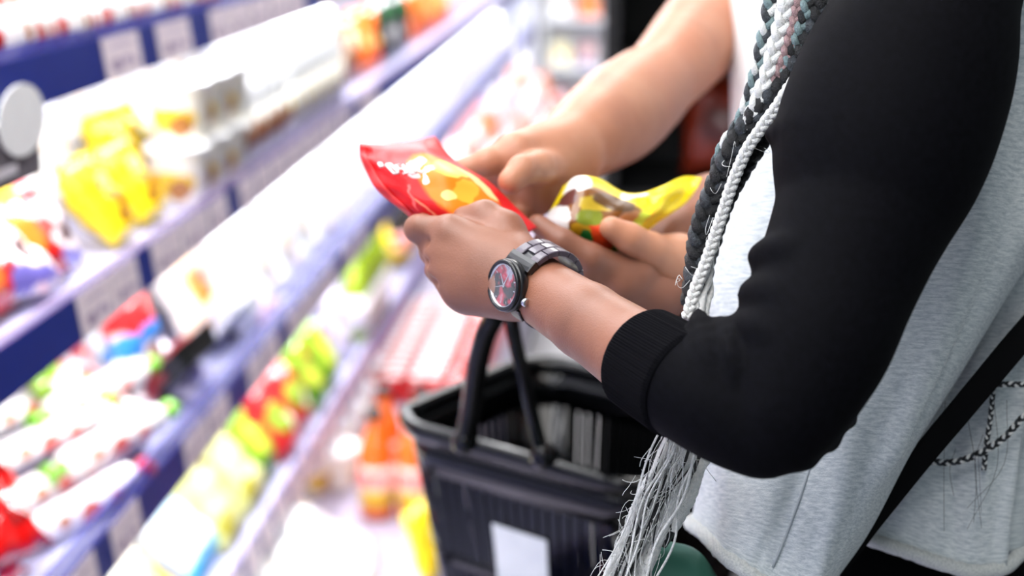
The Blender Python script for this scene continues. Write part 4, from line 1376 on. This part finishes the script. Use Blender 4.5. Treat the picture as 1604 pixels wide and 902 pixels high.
# ------------------------------------------------------------------ the man behind
mh = P(1330, 260, 1.30)
man = thing('person', 'person in a white t-shirt reaching a bare arm towards the red pack', 'person', (mh[0], mh[1], 0))
m_pale = skin_mat('light_skin', (186, 132, 103), (160, 104, 80), (190, 118, 80))
pr = []
# right arm
pr += flow([(1270, -90, 1.54, .054), (1160, -10, 1.44, .0490), (1098, 54, 1.36, .0435), (1040, 118, 1.27, .0355), (1003, 150, 1.215, .0385), (966, 180, 1.16, .0395), (920, 212, 1.10, .0325), (885, 236, 1.06, .0255), (858, 250, 1.035, .024)], 6)
# right hand: back of the hand, index along the top of the pack, others curled under, thumb in front
for a_, b_, ra, rb in (((884, 236, 1.06), (808, 240, 1.01), .021, .0155), ((884, 246, 1.06), (812, 262, 1.015), .022, .016), ((884, 258, 1.06), (826, 286, 1.02), .021, .0155), ((884, 266, 1.06), (842, 306, 1.02), .020, .0145)):
    pr.append(cone(cm(*a_), cm(*b_), ra, rb, .012))
for pts, rad in [
    ([(808, 240, 1.01), (764, 254, 1.002), (730, 266, 1.006), (708, 276, 1.012)], [.0115, .0095, .0084, .007]),
    ([(812, 262, 1.015), (770, 282, 1.03), (745, 300, 1.03), (730, 312, 1.025)], [.0120, .0102, .0088, .0072]),
    ([(826, 286, 1.02), (792, 312, 1.03), (776, 330, 1.02), (768, 340, 1.01)], [.0118, .0100, .0086, .007]),
    ([(842, 306, 1.02), (820, 334, 1.02), (808, 346, 1.01), (802, 350, 1.0)], [.0108, .0090, .0078, .0064]),
    ([(872, 262, 1.03), (842, 262, .992), (818, 266, .976), (800, 284, .968)], [.0140, .0115, .0100, .0090]),
]:
    pr += chain([cm(*q) for q in pts], rad, .004)
v1, f1 = wsdf(pr, .0018, 2)
# left arm and hand with the thumb on the yellow pack
pr = chain([cm(1040, 420, 1.015), cm(1092, 434, 1.04), cm(1180, 440, 1.12), cm(1330, 420, 1.22), cm(1330, 60, 1.30), cm(1330, -60, 1.34)], [.0215, .0235, .027, .030, .040, .048], .02)
for a_, b_, ra, rb in (((1060, 416, 1.02), (1012, 408, 1.012), .021, .014), ((1060, 424, 1.02), (1010, 424, 1.018), .021, .014), ((1060, 432, 1.02), (1014, 438, 1.02), .020, .013)):
    pr.append(cone(cm(*a_), cm(*b_), ra, rb, .012))
for pts, rad in [
    ([(1045, 412, 1.0), (1018, 392, .985), (986, 373, .972), (957, 357, .968)], [.018, .0125, .0102, .0082]),
    ([(1012, 408, 1.02), (975, 385, 1.035), (945, 370, 1.035), (925, 362, 1.03)], [.0115, .0095, .0085, .007]),
    ([(1010, 420, 1.025), (968, 402, 1.04), (940, 390, 1.04), (920, 384, 1.035)], [.0115, .0098, .0085, .007]),
    ([(1012, 432, 1.028), (972, 418, 1.045), (945, 408, 1.045), (928, 402, 1.04)], [.0110, .0090, .0080, .0066]),
    ([(1014, 440, 1.03), (980, 434, 1.045), (958, 426, 1.045), (944, 420, 1.04)], [.0100, .0080, .0070, .006]),
]:
    pr += chain([cm(*q) for q in pts], rad, .004)
v2, f2 = wsdf(pr, .002, 2)
pr = chain([cm(1330, -120, 1.38), cm(1330, 100, 1.38), cm(1330, 400, 1.38)], [.09, .085, .08], .02) + chain([cm(1270, -80, 1.54), cm(1330, -120, 1.38), cm(1330, -60, 1.34)], [.048, .08, .048], .02)
v3, f3 = wsdf(pr, .008, 1)
part('body', *merge((v1, f1), (v2, f2), (v3, f3)), m_pale, man)
m_tee = mat('white_cotton', (238, 236, 236), .9, noise=.15, nscale=80, col2=(214, 212, 214))
rs = []
for py, L_, hw in ((-160, 1150, .14), (-60, 1146, .135), (40, 1145, .13), (120, 1146, .125), (200, 1148, .122), (280, 1150, .12), (360, 1152, .12), (430, 1150, .125), (470, 1150, .126)):
    d_ = 1.33
    c = cm(L_, py, d_) + np.array([hw, 0, .0])
    a = np.arange(40) * 2 * math.pi / 40
    wob = 1 + .025 * np.sin(3 * a + py * .02) + .015 * np.sin(7 * a + py * .03)
    rs.append(np.stack([c[0] + hw * np.cos(a) * np.where(np.cos(a) < 0, 1, wob), np.full(40, c[1]), c[2] + .125 * np.sin(a) * wob], 1))
v, f = rings(rs)
part('t_shirt', c2w(v), f, m_tee, man)
v, f = wsdf(chain([cm(1285, -95, 1.54), cm(1170, -14, 1.44)], [.066, .058], .02), .004, 1)
part('short_sleeve', v, f, mat('navy_sleeve', (22, 26, 44), .9), man)
v, f = wsdf(chain([cm(1330, -110, 1.31), cm(1335, 90, 1.29)], [.062, .054], .02), .004, 1)
part('short_sleeve', v, f, mat('navy_sleeve', (22, 26, 44), .9), man)
mc = P(1400, 440, 1.46)
ps = []
for z0, z1, r0, r1, o in ((mc[2] + .06, mc[2] - .16, .125, .13, 0),):
    a = np.arange(24) * 2 * math.pi / 24
    ps.append(rings([np.stack([mc[0] + r * np.cos(a), mc[1] + 1.15 * r * np.sin(a), np.full(24, z)], 1) for z, r in ((z0, r0), ((z0 + z1) / 2, r0 * 1.03), (z1, r1))]))
for s in (-1, 1):
    a = np.arange(16) * 2 * math.pi / 16
    ps.append(rings([np.stack([mc[0] + r * np.cos(a), mc[1] + s * .085 + r * np.sin(a), np.full(16, z)], 1) for z, r in ((mc[2] - .1, .09), (.5, .075), (.3, .068), (.07, .058))]))
part('trousers', *merge(*ps), mat('dark_brown_trousers', (40, 26, 22), .85), man)
for s in (-1, 1):
    part('shoe', *rbox(mc[0] - .2, mc[0] + .07, mc[1] + s * .085 - .045, mc[1] + s * .085 + .045, .001, .09, .025), mat('black_shoe', (16, 16, 18), .5), man)

# ------------------------------------------------------------------ the red pack
pr_rows = [
    [(563, 224, .985), (602, 226, .985), (642, 221, .99), (681, 213, 1.0)],
    [(565, 248, .975), (614, 250, .962), (664, 240, .966), (714, 252, .985)],
    [(590, 297, .955), (652, 288, .938), (712, 274, .942), (766, 284, .968)],
    [(637, 336, .945), (690, 338, .930), (750, 326, .934), (810, 326, .958)],
    [(690, 384, .935), (740, 392, .928), (800, 380, .934), (842, 356, .955)],
]
g, f, uv = net([[cm(*q) for q in r] for r in pr_rows], 12, 10)
R_, C_ = g.shape[:2]
J, I = np.meshgrid(np.linspace(0, 1, C_), np.linspace(0, 1, R_))
bul = (np.clip(1 - np.abs(2 * J - 1) ** 3, 0, 1) ** .7) * (np.clip(1 - np.abs(2 * I - 1) ** 4, 0, 1) ** .8)
wr_ = .0012 * np.sin(J * 17 + I * 9) * bul + .0012 * np.sin(J * 7 - I * 21 + 1) * bul + .0020 * np.sin(I * 30) * (J < .14)
g[..., 2] -= .006 * bul + wr_
n = np.zeros_like(g); n[..., 2] = 1
V, Fc, U = shell(g, f, uv, n, .0012 + .014 * bul)
pack = thing('snack_pack', 'glossy red snack pack held between two hands', 'pack', tuple(P(700, 300, .955)))
m_redpack = print_mat('red_pack_print', (206, 16, 22), [
    (.62, .44, .27, .30, (236, 124, 18), .2), (.47, .64, .13, .035, (250, 236, 226), .35), (.52, .57, .10, .02, (250, 226, 206), .3), (.42, .52, .05, .025, (246, 226, 220), .5), (.70, .56, .14, .09, (250, 206, 96), .2),
    (.66, .38, .13, .06, (250, 168, 50), .3), (.50, .36, .05, .04, (250, 206, 120)), (.84, .46, .05, .14, (248, 206, 140), .3),
    (.38, .60, .06, .04, (240, 180, 180), .5), (.62, .22, .14, .04, (206, 24, 26), .2), (.28, .30, .010, .14, (240, 130, 100), .5), (.22, .40, .010, .12, (240, 100, 96), -.5)],
    .42, .05, 7, .05, spec=.25)
part('bag', c2w(V), Fc, m_redpack, pack, uv=U)
# heat-sealed side flap
fl = g[:, :int(C_ * .13)].copy()
fl[..., 2] -= .0016
nf = np.zeros_like(fl); nf[..., 2] = 1
fi = [(i * fl.shape[1] + j, i * fl.shape[1] + j + 1, (i + 1) * fl.shape[1] + j + 1, (i + 1) * fl.shape[1] + j) for i in range(R_ - 1) for j in range(fl.shape[1] - 1)]
V, Fc, U = shell(fl, fi, np.zeros((R_ * fl.shape[1], 2)), nf, .0008)
part('sealed_edge', c2w(V), Fc, mat('red_seal', (206, 40, 42), .4, spec=.3), pack)


def on_pack(u_, v_):
    i, j = v_ * (R_ - 1), u_ * (C_ - 1)
    i0, j0 = min(int(i), R_ - 2), min(int(j), C_ - 2)
    return g[i0, j0] * (1 - i + i0) * (1 - j + j0) + g[i0 + 1, j0] * (i - i0) * (1 - j + j0) + g[i0, j0 + 1] * (1 - i + i0) * (j - j0) + g[i0 + 1, j0 + 1] * (i - i0) * (j - j0)


# white characters printed in a row below the top edge (outlines follow the marks in the photograph)
glyphs = [[(0, 0), (.5, 0), (.5, .35), (0, .35), (0, 0)], [(0, 0), (.9, 0), (.9, 1), (0, 1), (0, 0)], [(.9, .1), (.1, .1), (.1, .5), (.9, .5), (.9, 1), (.1, 1)],
          [(0, 0), (.0, 1), (.9, 1), (.9, 0)], [(.9, .1), (0, .2), (.1, 1), (.9, .9)]]
for k, gl in enumerate(glyphs):
    u0, v0 = .17 + k * .068, .30 + k * .012
    pts = [on_pack(u0 + .05 * x, v0 + .085 * y) + np.array([0, 0, -.0009]) for x, y in gl]
    v, f = tube(np.array(pts), .00085, 6)
    part('printed_character', c2w(v), f, mat('white_ink', (252, 244, 240), .4), pack)

# ------------------------------------------------------------------ the yellow pack
yr = [
    [(882, 292, 1.0), (905, 276, 1.0), (940, 280, 1.005), (975, 300, 1.01), (1005, 302, 1.012), (1040, 290, 1.015), (1072, 276, 1.02), (1100, 278, 1.02)],
    [(868, 318, .995), (900, 300, .985), (938, 304, .985), (972, 316, .99), (1005, 318, .995), (1036, 310, 1.005), (1066, 300, 1.015), (1090, 298, 1.02)],
    [(856, 342, .99), (895, 332, .975), (935, 334, .972), (970, 338, .98), (1000, 338, .99), (1026, 332, 1.0), (1050, 322, 1.012), (1074, 318, 1.02)],
    [(862, 368, .99), (895, 364, .975), (930, 366, .972), (962, 366, .98), (990, 360, .99), (1012, 350, 1.0), (1032, 342, 1.01), (1050, 336, 1.02)],
    [(876, 392, 1.0), (902, 396, .99), (932, 400, .988), (958, 400, .995), (980, 390, 1.0), (1000, 376, 1.01), (1014, 362, 1.015), (1026, 352, 1.02)],
]
g2, f, uv = net([[cm(*q) for q in r] for r in yr], 8, 9)
J, I = np.meshgrid(np.linspace(0, 1, g2.shape[1]), np.linspace(0, 1, g2.shape[0]))
b2 = np.clip(1 - np.abs(2 * J - 1) ** 4, 0, 1) ** .7 * np.clip(1 - np.abs(2 * I - 1) ** 4, 0, 1) ** .7
g2[..., 2] += .0025 * np.sin(J * 22 + I * 3) * (.4 + .6 * b2) + .002 * np.sin(J * 9 - I * 15) * b2
n = np.zeros_like(g2); n[..., 2] = 1
V, Fc, U = shell(g2, f, uv, n, .0015 + .02 * b2)
m_ypack = print_mat('yellow_pack_print', (250, 224, 10), [
    (.32, .52, .28, .34, (128, 78, 28)), (.14, .88, .10, .12, (250, 250, 246)), (.05, .42, .08, .22, (240, 236, 232)), (.10, .70, .07, .12, (96, 52, 48)),
    (.27, .62, .09, .10, (190, 160, 40)), (.40, .70, .14, .12, (90, 58, 20)), (.36, .26, .16, .17, (226, 66, 18)), (.20, .26, .07, .12, (196, 150, 20)), (.23, .20, .050, .10, (16, 122, 50)),
    (.48, .08, .06, .08, (70, 150, 30)), (.25, .45, .08, .10, (120, 130, 30)), (.52, .45, .10, .14, (196, 130, 70)), (.62, .36, .06, .20, (196, 210, 60)), (.70, .5, .02, .18, (240, 190, 20))],
    .3, .06, 6, .4)
yp = tag(link('crumpled_pack', make_mesh('crumpled_pack', c2w(V), Fc, U, True, [m_ypack])), 'crumpled yellow food pack with red and brown picture held by two hands', 'pack')

# ------------------------------------------------------------------ the wrist watch
nrm = np.array([-.80, -.02, -.60]); nrm /= np.linalg.norm(nrm)
axs = np.array([-.52, .36, .77]); axs -= nrm * (axs @ nrm); axs /= np.linalg.norm(axs)
e2 = np.cross(nrm, axs)
if e2[1] < 0:
    e2 = -e2
face = cm(786, 447, .862)          # centre of the bezel
HN, HE = .0222, .0232              # half axes of the bracelet
CT = .0085                         # case height
wc = face - nrm * (HN + CT)
watch = thing('wrist_watch', 'black link bracelet watch with a reflective round dial on the left wrist', 'watch', tuple(c2w(wc)))
m_wblk = mat('watch_black', (15, 16, 20), .32, spec=.6)
m_link = mat('dark_wood_link', (84, 74, 88), .36, noise=.5, nscale=260, col2=(54, 46, 56), coat=.2)


def wloc(a_, b_, c_):
    """watch space: a along the arm, b round the wrist (up), c out of the dial"""
    return wc + axs * a_ + e2 * b_ + nrm * c_


def wlathe(prof, n=40, c0=HN, cap=True):
    a = np.arange(n) * 2 * math.pi / n
    rs = [np.array([wloc(r * math.cos(t), r * math.sin(t), c0 + z) for t in a]) for r, z in prof]
    v, f = rings(rs, cap)
    return c2w(v), f


RC = .0162
part('case', *wlathe([(RC * .90, -.001), (RC * 1.0, .001), (RC * 1.02, CT * .55), (RC * .98, CT * .72)]), m_wblk, watch)
part('bezel', *wlathe([(RC * .98, CT * .70), (RC * .985, CT * .9), (RC * .94, CT), (RC * .86, CT), (RC * .83, CT * .86), (RC * .83, CT * .72)]), mat('bezel_black', (13, 14, 18), .22), watch)
# dial: dark blue-grey glossy disc; pink and pale reflections are painted into its colour
m_dial, N, L, b = nt_new('watch_dial')
b.inputs['Roughness'].default_value = .55
b.inputs['Specular IOR Level'].default_value = .15
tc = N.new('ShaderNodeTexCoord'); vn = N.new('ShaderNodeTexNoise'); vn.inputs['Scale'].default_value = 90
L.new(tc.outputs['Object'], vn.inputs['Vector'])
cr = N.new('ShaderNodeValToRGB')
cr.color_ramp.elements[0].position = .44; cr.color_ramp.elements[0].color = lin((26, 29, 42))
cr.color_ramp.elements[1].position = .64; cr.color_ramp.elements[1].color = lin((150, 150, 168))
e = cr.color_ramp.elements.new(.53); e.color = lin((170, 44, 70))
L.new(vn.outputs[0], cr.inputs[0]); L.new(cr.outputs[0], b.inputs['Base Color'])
part('dial', *wlathe([(RC * .82, CT * .70), (RC * .82, CT * .78)]), m_dial, watch, smooth=False)
m_steel = mat('steel', (206, 206, 210), .22, metal=1)
part('chapter_ring', *wlathe([(RC * .83, CT * .78), (RC * .83, CT * .92), (RC * .80, CT * .93), (RC * .77, CT * .80)], cap=False), m_steel, watch)


def wbar(p0, p1, hw, z0, z1):
    p0, p1 = np.array(p0), np.array(p1)
    d = (p1 - p0) / np.linalg.norm(p1 - p0)
    q = np.array([-d[1], d[0]]) * hw
    ring = lambda z: [wloc(*(x), z) for x in (p0 - q, p1 - q * .5, p1 + q * .5, p0 + q)]
    v, f = rings([ring(z0), ring(z1)])
    return c2w(v), f


for p1, hw in (((.005, .006), .0005), ((-.003, .009), .0004), ((.008, -.004), .00025)):
    part('watch_hand', *wbar((-p1[0] * .15, -p1[1] * .15), p1, hw, HN + CT * .83, HN + CT * .86), m_steel, watch, smooth=False)
for k in range(12):
    t = k * math.pi / 6
    part('hour_marker', *wbar((RC * .62 * math.cos(t), RC * .62 * math.sin(t)), (RC * .72 * math.cos(t), RC * .72 * math.sin(t)), .0004, HN + CT * .785, HN + CT * .81), m_steel, watch, smooth=False)
m_glass = mat('watch_glass', (255, 255, 255), .03, alpha=.05, spec=.5)
part('crystal', *wlathe([(RC * .82, CT * .94), (RC * .82, CT * .985), (RC * .5, CT * 1.01), (RC * .05, CT * 1.02)]), m_glass, watch)
# crown on the elbow side
cr_c = wloc(-RC * 1.02, -.0035, HN + CT * .40)
v, f, _ = lathe([(.0016, 0), (.0016, .001), (.0026, .0012), (.0028, .002), (.0028, .0038), (.0022, .0044)], 16)
part('crown', c2w(cr_c + v[:, 0:1] * e2 + v[:, 1:2] * nrm - v[:, 2:3] * axs), f, m_steel, watch, label='small steel crown')


def bracelet(t):
    """point of the bracelet ellipse at angle t from the dial, and its outward normal / tangent"""
    p = np.array([HE * math.sin(t), HN * math.cos(t)])
    nn = np.array([math.sin(t) / HE, math.cos(t) / HN]); nn /= np.linalg.norm(nn)
    return p, nn


def wblock(t0, t1, a0, a1, th, inset=.0004):
    rs = []
    for t in np.linspace(t0, t1, 4):
        p, nn = bracelet(t)
        lo, hi = p - nn * .0005, p + nn * th
        hm = p + nn * (th - inset)
        rs.append([wloc(a0, lo[0], lo[1]), wloc(a0, hm[0], hm[1]), wloc(a0 + inset * 1.5, hi[0], hi[1]), wloc(a1 - inset * 1.5, hi[0], hi[1]), wloc(a1, hm[0], hm[1]), wloc(a1, lo[0], lo[1])])
    v, f = rings(rs)
    return c2w(v), f


# lugs join case and bracelet
for s in (1, -1):
    part('lug', *wblock(s * .50, s * .80, -.0120, .0120, .0042), m_wblk, watch, smooth=False)
nrow = 13
tt = np.linspace(.80, 2 * math.pi - .80, nrow + 1)
gap = .018
for k in range(nrow):
    w0 = .0118 - .0014 * math.sin(math.pi * (k + .5) / nrow)
    dt = tt[1] - tt[0]
    for (a0, a1, sh) in ((-w0, -w0 * .39, 0), (-w0 * .33, w0 * .33, .5), (w0 * .39, w0, 0)):
        t0, t1 = tt[k] + sh * dt, tt[k + 1] + sh * dt
        if t1 > 2 * math.pi - .78:
            t1 = 2 * math.pi - .80
        part('bracelet_link', *wblock(t0 + gap, t1 - gap, a0, a1, .0030), m_link, watch, smooth=False)
    part('link_pin', *wblock(tt[k], tt[k + 1], -w0 * .96, w0 * .96, .0014), m_wblk, watch, smooth=False)

# ------------------------------------------------------------------ the shopping basket
BZ = .95
p0 = on_plane(606, 652, BZ)[:2]
pu = on_plane(1012, 765, BZ)[:2] - p0
U2 = pu / np.linalg.norm(pu)
V2 = np.array([-U2[1], U2[0]])
BL, BW, BH = .31, .25, .25
basket = thing('shopping_basket', 'black slotted plastic shopping basket with two folding handles and a white sticker', 'basket', (p0[0], p0[1], BZ - BH))
m_bk = mat('basket_plastic', (4, 5, 6), .09, spec=.28)


def bpt(s, t, z, out=0.0):
    """s along the near side, t across, both 0..1, z below the rim in metres; walls taper inwards"""
    k = z / BH
    ins = .030 * k - out
    x = ins + s * (BL - 2 * ins)
    y = ins + t * (BW - 2 * ins)
    q = p0 + U2 * x + V2 * y
    return np.array([q[0], q[1], BZ - z])


def rring(z, out, rc=.05, n=8):
    """rounded rectangle ring at depth z, offset out"""
    k = z / BH
    ins = .030 * k - out
    x0, x1, y0, y1 = ins, BL - ins, ins, BW - ins
    rc = max(rc + out, .01)
    pts = []
    for cx_, cy_, a0 in ((x1 - rc, y1 - rc, 0), (x0 + rc, y1 - rc, R90), (x0 + rc, y0 + rc, 2 * R90), (x1 - rc, y0 + rc, 3 * R90)):
        for i in range(n + 1):
            a_ = a0 + R90 * i / n
            q = p0 + U2 * (cx_ + rc * math.cos(a_)) + V2 * (cy_ + rc * math.sin(a_))
            pts.append([q[0], q[1], BZ - z])
    return pts


def band(z0, z1, th=.0025):
    v, f = rings([rring(z0, 0), rring(z1, 0), rring(z1, -th), rring(z0, -th)], cap=False)
    m = len(rring(z0, 0))
    f = f + [(3 * m + j, 3 * m + (j + 1) % m, (j + 1) % m, j) for j in range(m)]
    return v, f


rim = [(0.016, .006), (.004, .0095), (-.002, .008), (-.004, .002), (-.002, -.006), (.006, -.009), (.012, -.005), (.014, 0)]
rr_ = [rring(z, o) for z, o in rim]
v, f = rings(rr_, cap=False)
m_ = len(rr_[0])
f = f + [((len(rim) - 1) * m_ + j, (len(rim) - 1) * m_ + (j + 1) % m_, (j + 1) % m_, j) for j in range(m_)]
part('rim', v, f, m_bk, basket)
part('upper_band', *band(.010, .052), m_bk, basket)
part('middle_band', *band(.135, .150), m_bk, basket)
part('lower_band', *band(.225, .25), m_bk, basket)
part('bottom', *rings([rring(.246, -.001), rring(.25, -.001)]), m_bk, basket)


def slat(pa, pb, pc, pd, nrm_):
    """quad prism: a,b top; c,d bottom"""
    th = nrm_ * .0022
    r0 = [pa, pb, pb - th, pa - th]
    r1 = [pd, pc, pc - th, pd - th]
    return rings([r0, r1])


for side in range(4):
    Ls = BL if side in (0, 2) else BW
    ns = int((Ls - .09) / .0125)
    on = np.array([*(-V2 if side == 0 else V2 if side == 2 else -U2 if side == 3 else U2), 0])
    for i in range(ns + 1):
        for z0, z1 in ((.050, .137), (.148, .227)):
            q = []
            for z, sg in ((z0, -1), (z0, 1), (z1, 1), (z1, -1)):
                wsl = .0047 / Ls
                s_ = (.045 + (Ls - .09) * i / ns) / Ls + sg * wsl
                q.append(bpt(s_, 0, z) if side == 0 else bpt(s_, 1, z) if side == 2 else bpt(0, s_, z) if side == 3 else bpt(1, s_, z))
            part('slat', *slat(q[0], q[1], q[2], q[3], on), m_bk, basket, smooth=False)
for cx_ in (0, 1):
    for cy_ in (0, 1):
        rs = []
        for z in (.050, .23):
            rg = rring(z, 0)
            k0 = {(1, 1): 0, (0, 1): 9, (0, 0): 18, (1, 0): 27}[(cx_, cy_)]
            arc = rg[k0:k0 + 9]
            ri = rring(z, -.0025)[k0:k0 + 9]
            rs.append(arc + ri[::-1])
        part('corner_post', *rings(rs), m_bk, basket)
# white sticker on the near side
sa, sb = .40, .62
q = [bpt(sa, 0, .085, .0015), bpt(sb, 0, .085, .0015), bpt(sb, 0, .19, .0015), bpt(sa, 0, .19, .0015)]
on = np.array([*(-V2), 0])
part('sticker', *rings([[q[0], q[1], q[1] + on * .0008, q[0] + on * .0008], [q[3], q[2], q[2] + on * .0008, q[3] + on * .0008]]),
     mat('white_sticker', (236, 240, 242), .4, noise=.3, nscale=40, col2=(196, 204, 210)), basket, smooth=False)
# two hoop handles
def hoop(pxs, r, flat):
    c = crom([P(*q) for q in pxs], 8)
    return tube(c, r, 8)
part('handle', *hoop([(728, 692, 1.262), (738, 640, 1.25), (748, 570, 1.225), (764, 515, 1.205), (790, 485, 1.20), (840, 480, 1.24), (900, 505, 1.31), (945, 560, 1.37), (965, 600, 1.40)], .0095, 0), m_bk, basket)
part('handle', *hoop([(850, 712, 1.205), (836, 660, 1.20), (820, 590, 1.185), (806, 530, 1.175), (806, 488, 1.18), (850, 470, 1.22), (920, 490, 1.27), (1000, 560, 1.30), (1048, 640, 1.31)], .0062, 0), m_bk, basket)
for q in ((728, 692, 1.262), (852, 714, 1.205)):
    c = P(*q)
    v, f, _ = lathe([(.004, -.009), (.010, -.008), (.010, .007), (.007, .009)], 14)
    part('handle_pivot', v[:, 0:1] * np.array([*U2, 0]) + v[:, 1:2] * np.array([0, 0, 1.0]) + v[:, 2:3] * np.array([*V2, 0]) + c, f, m_bk, basket)
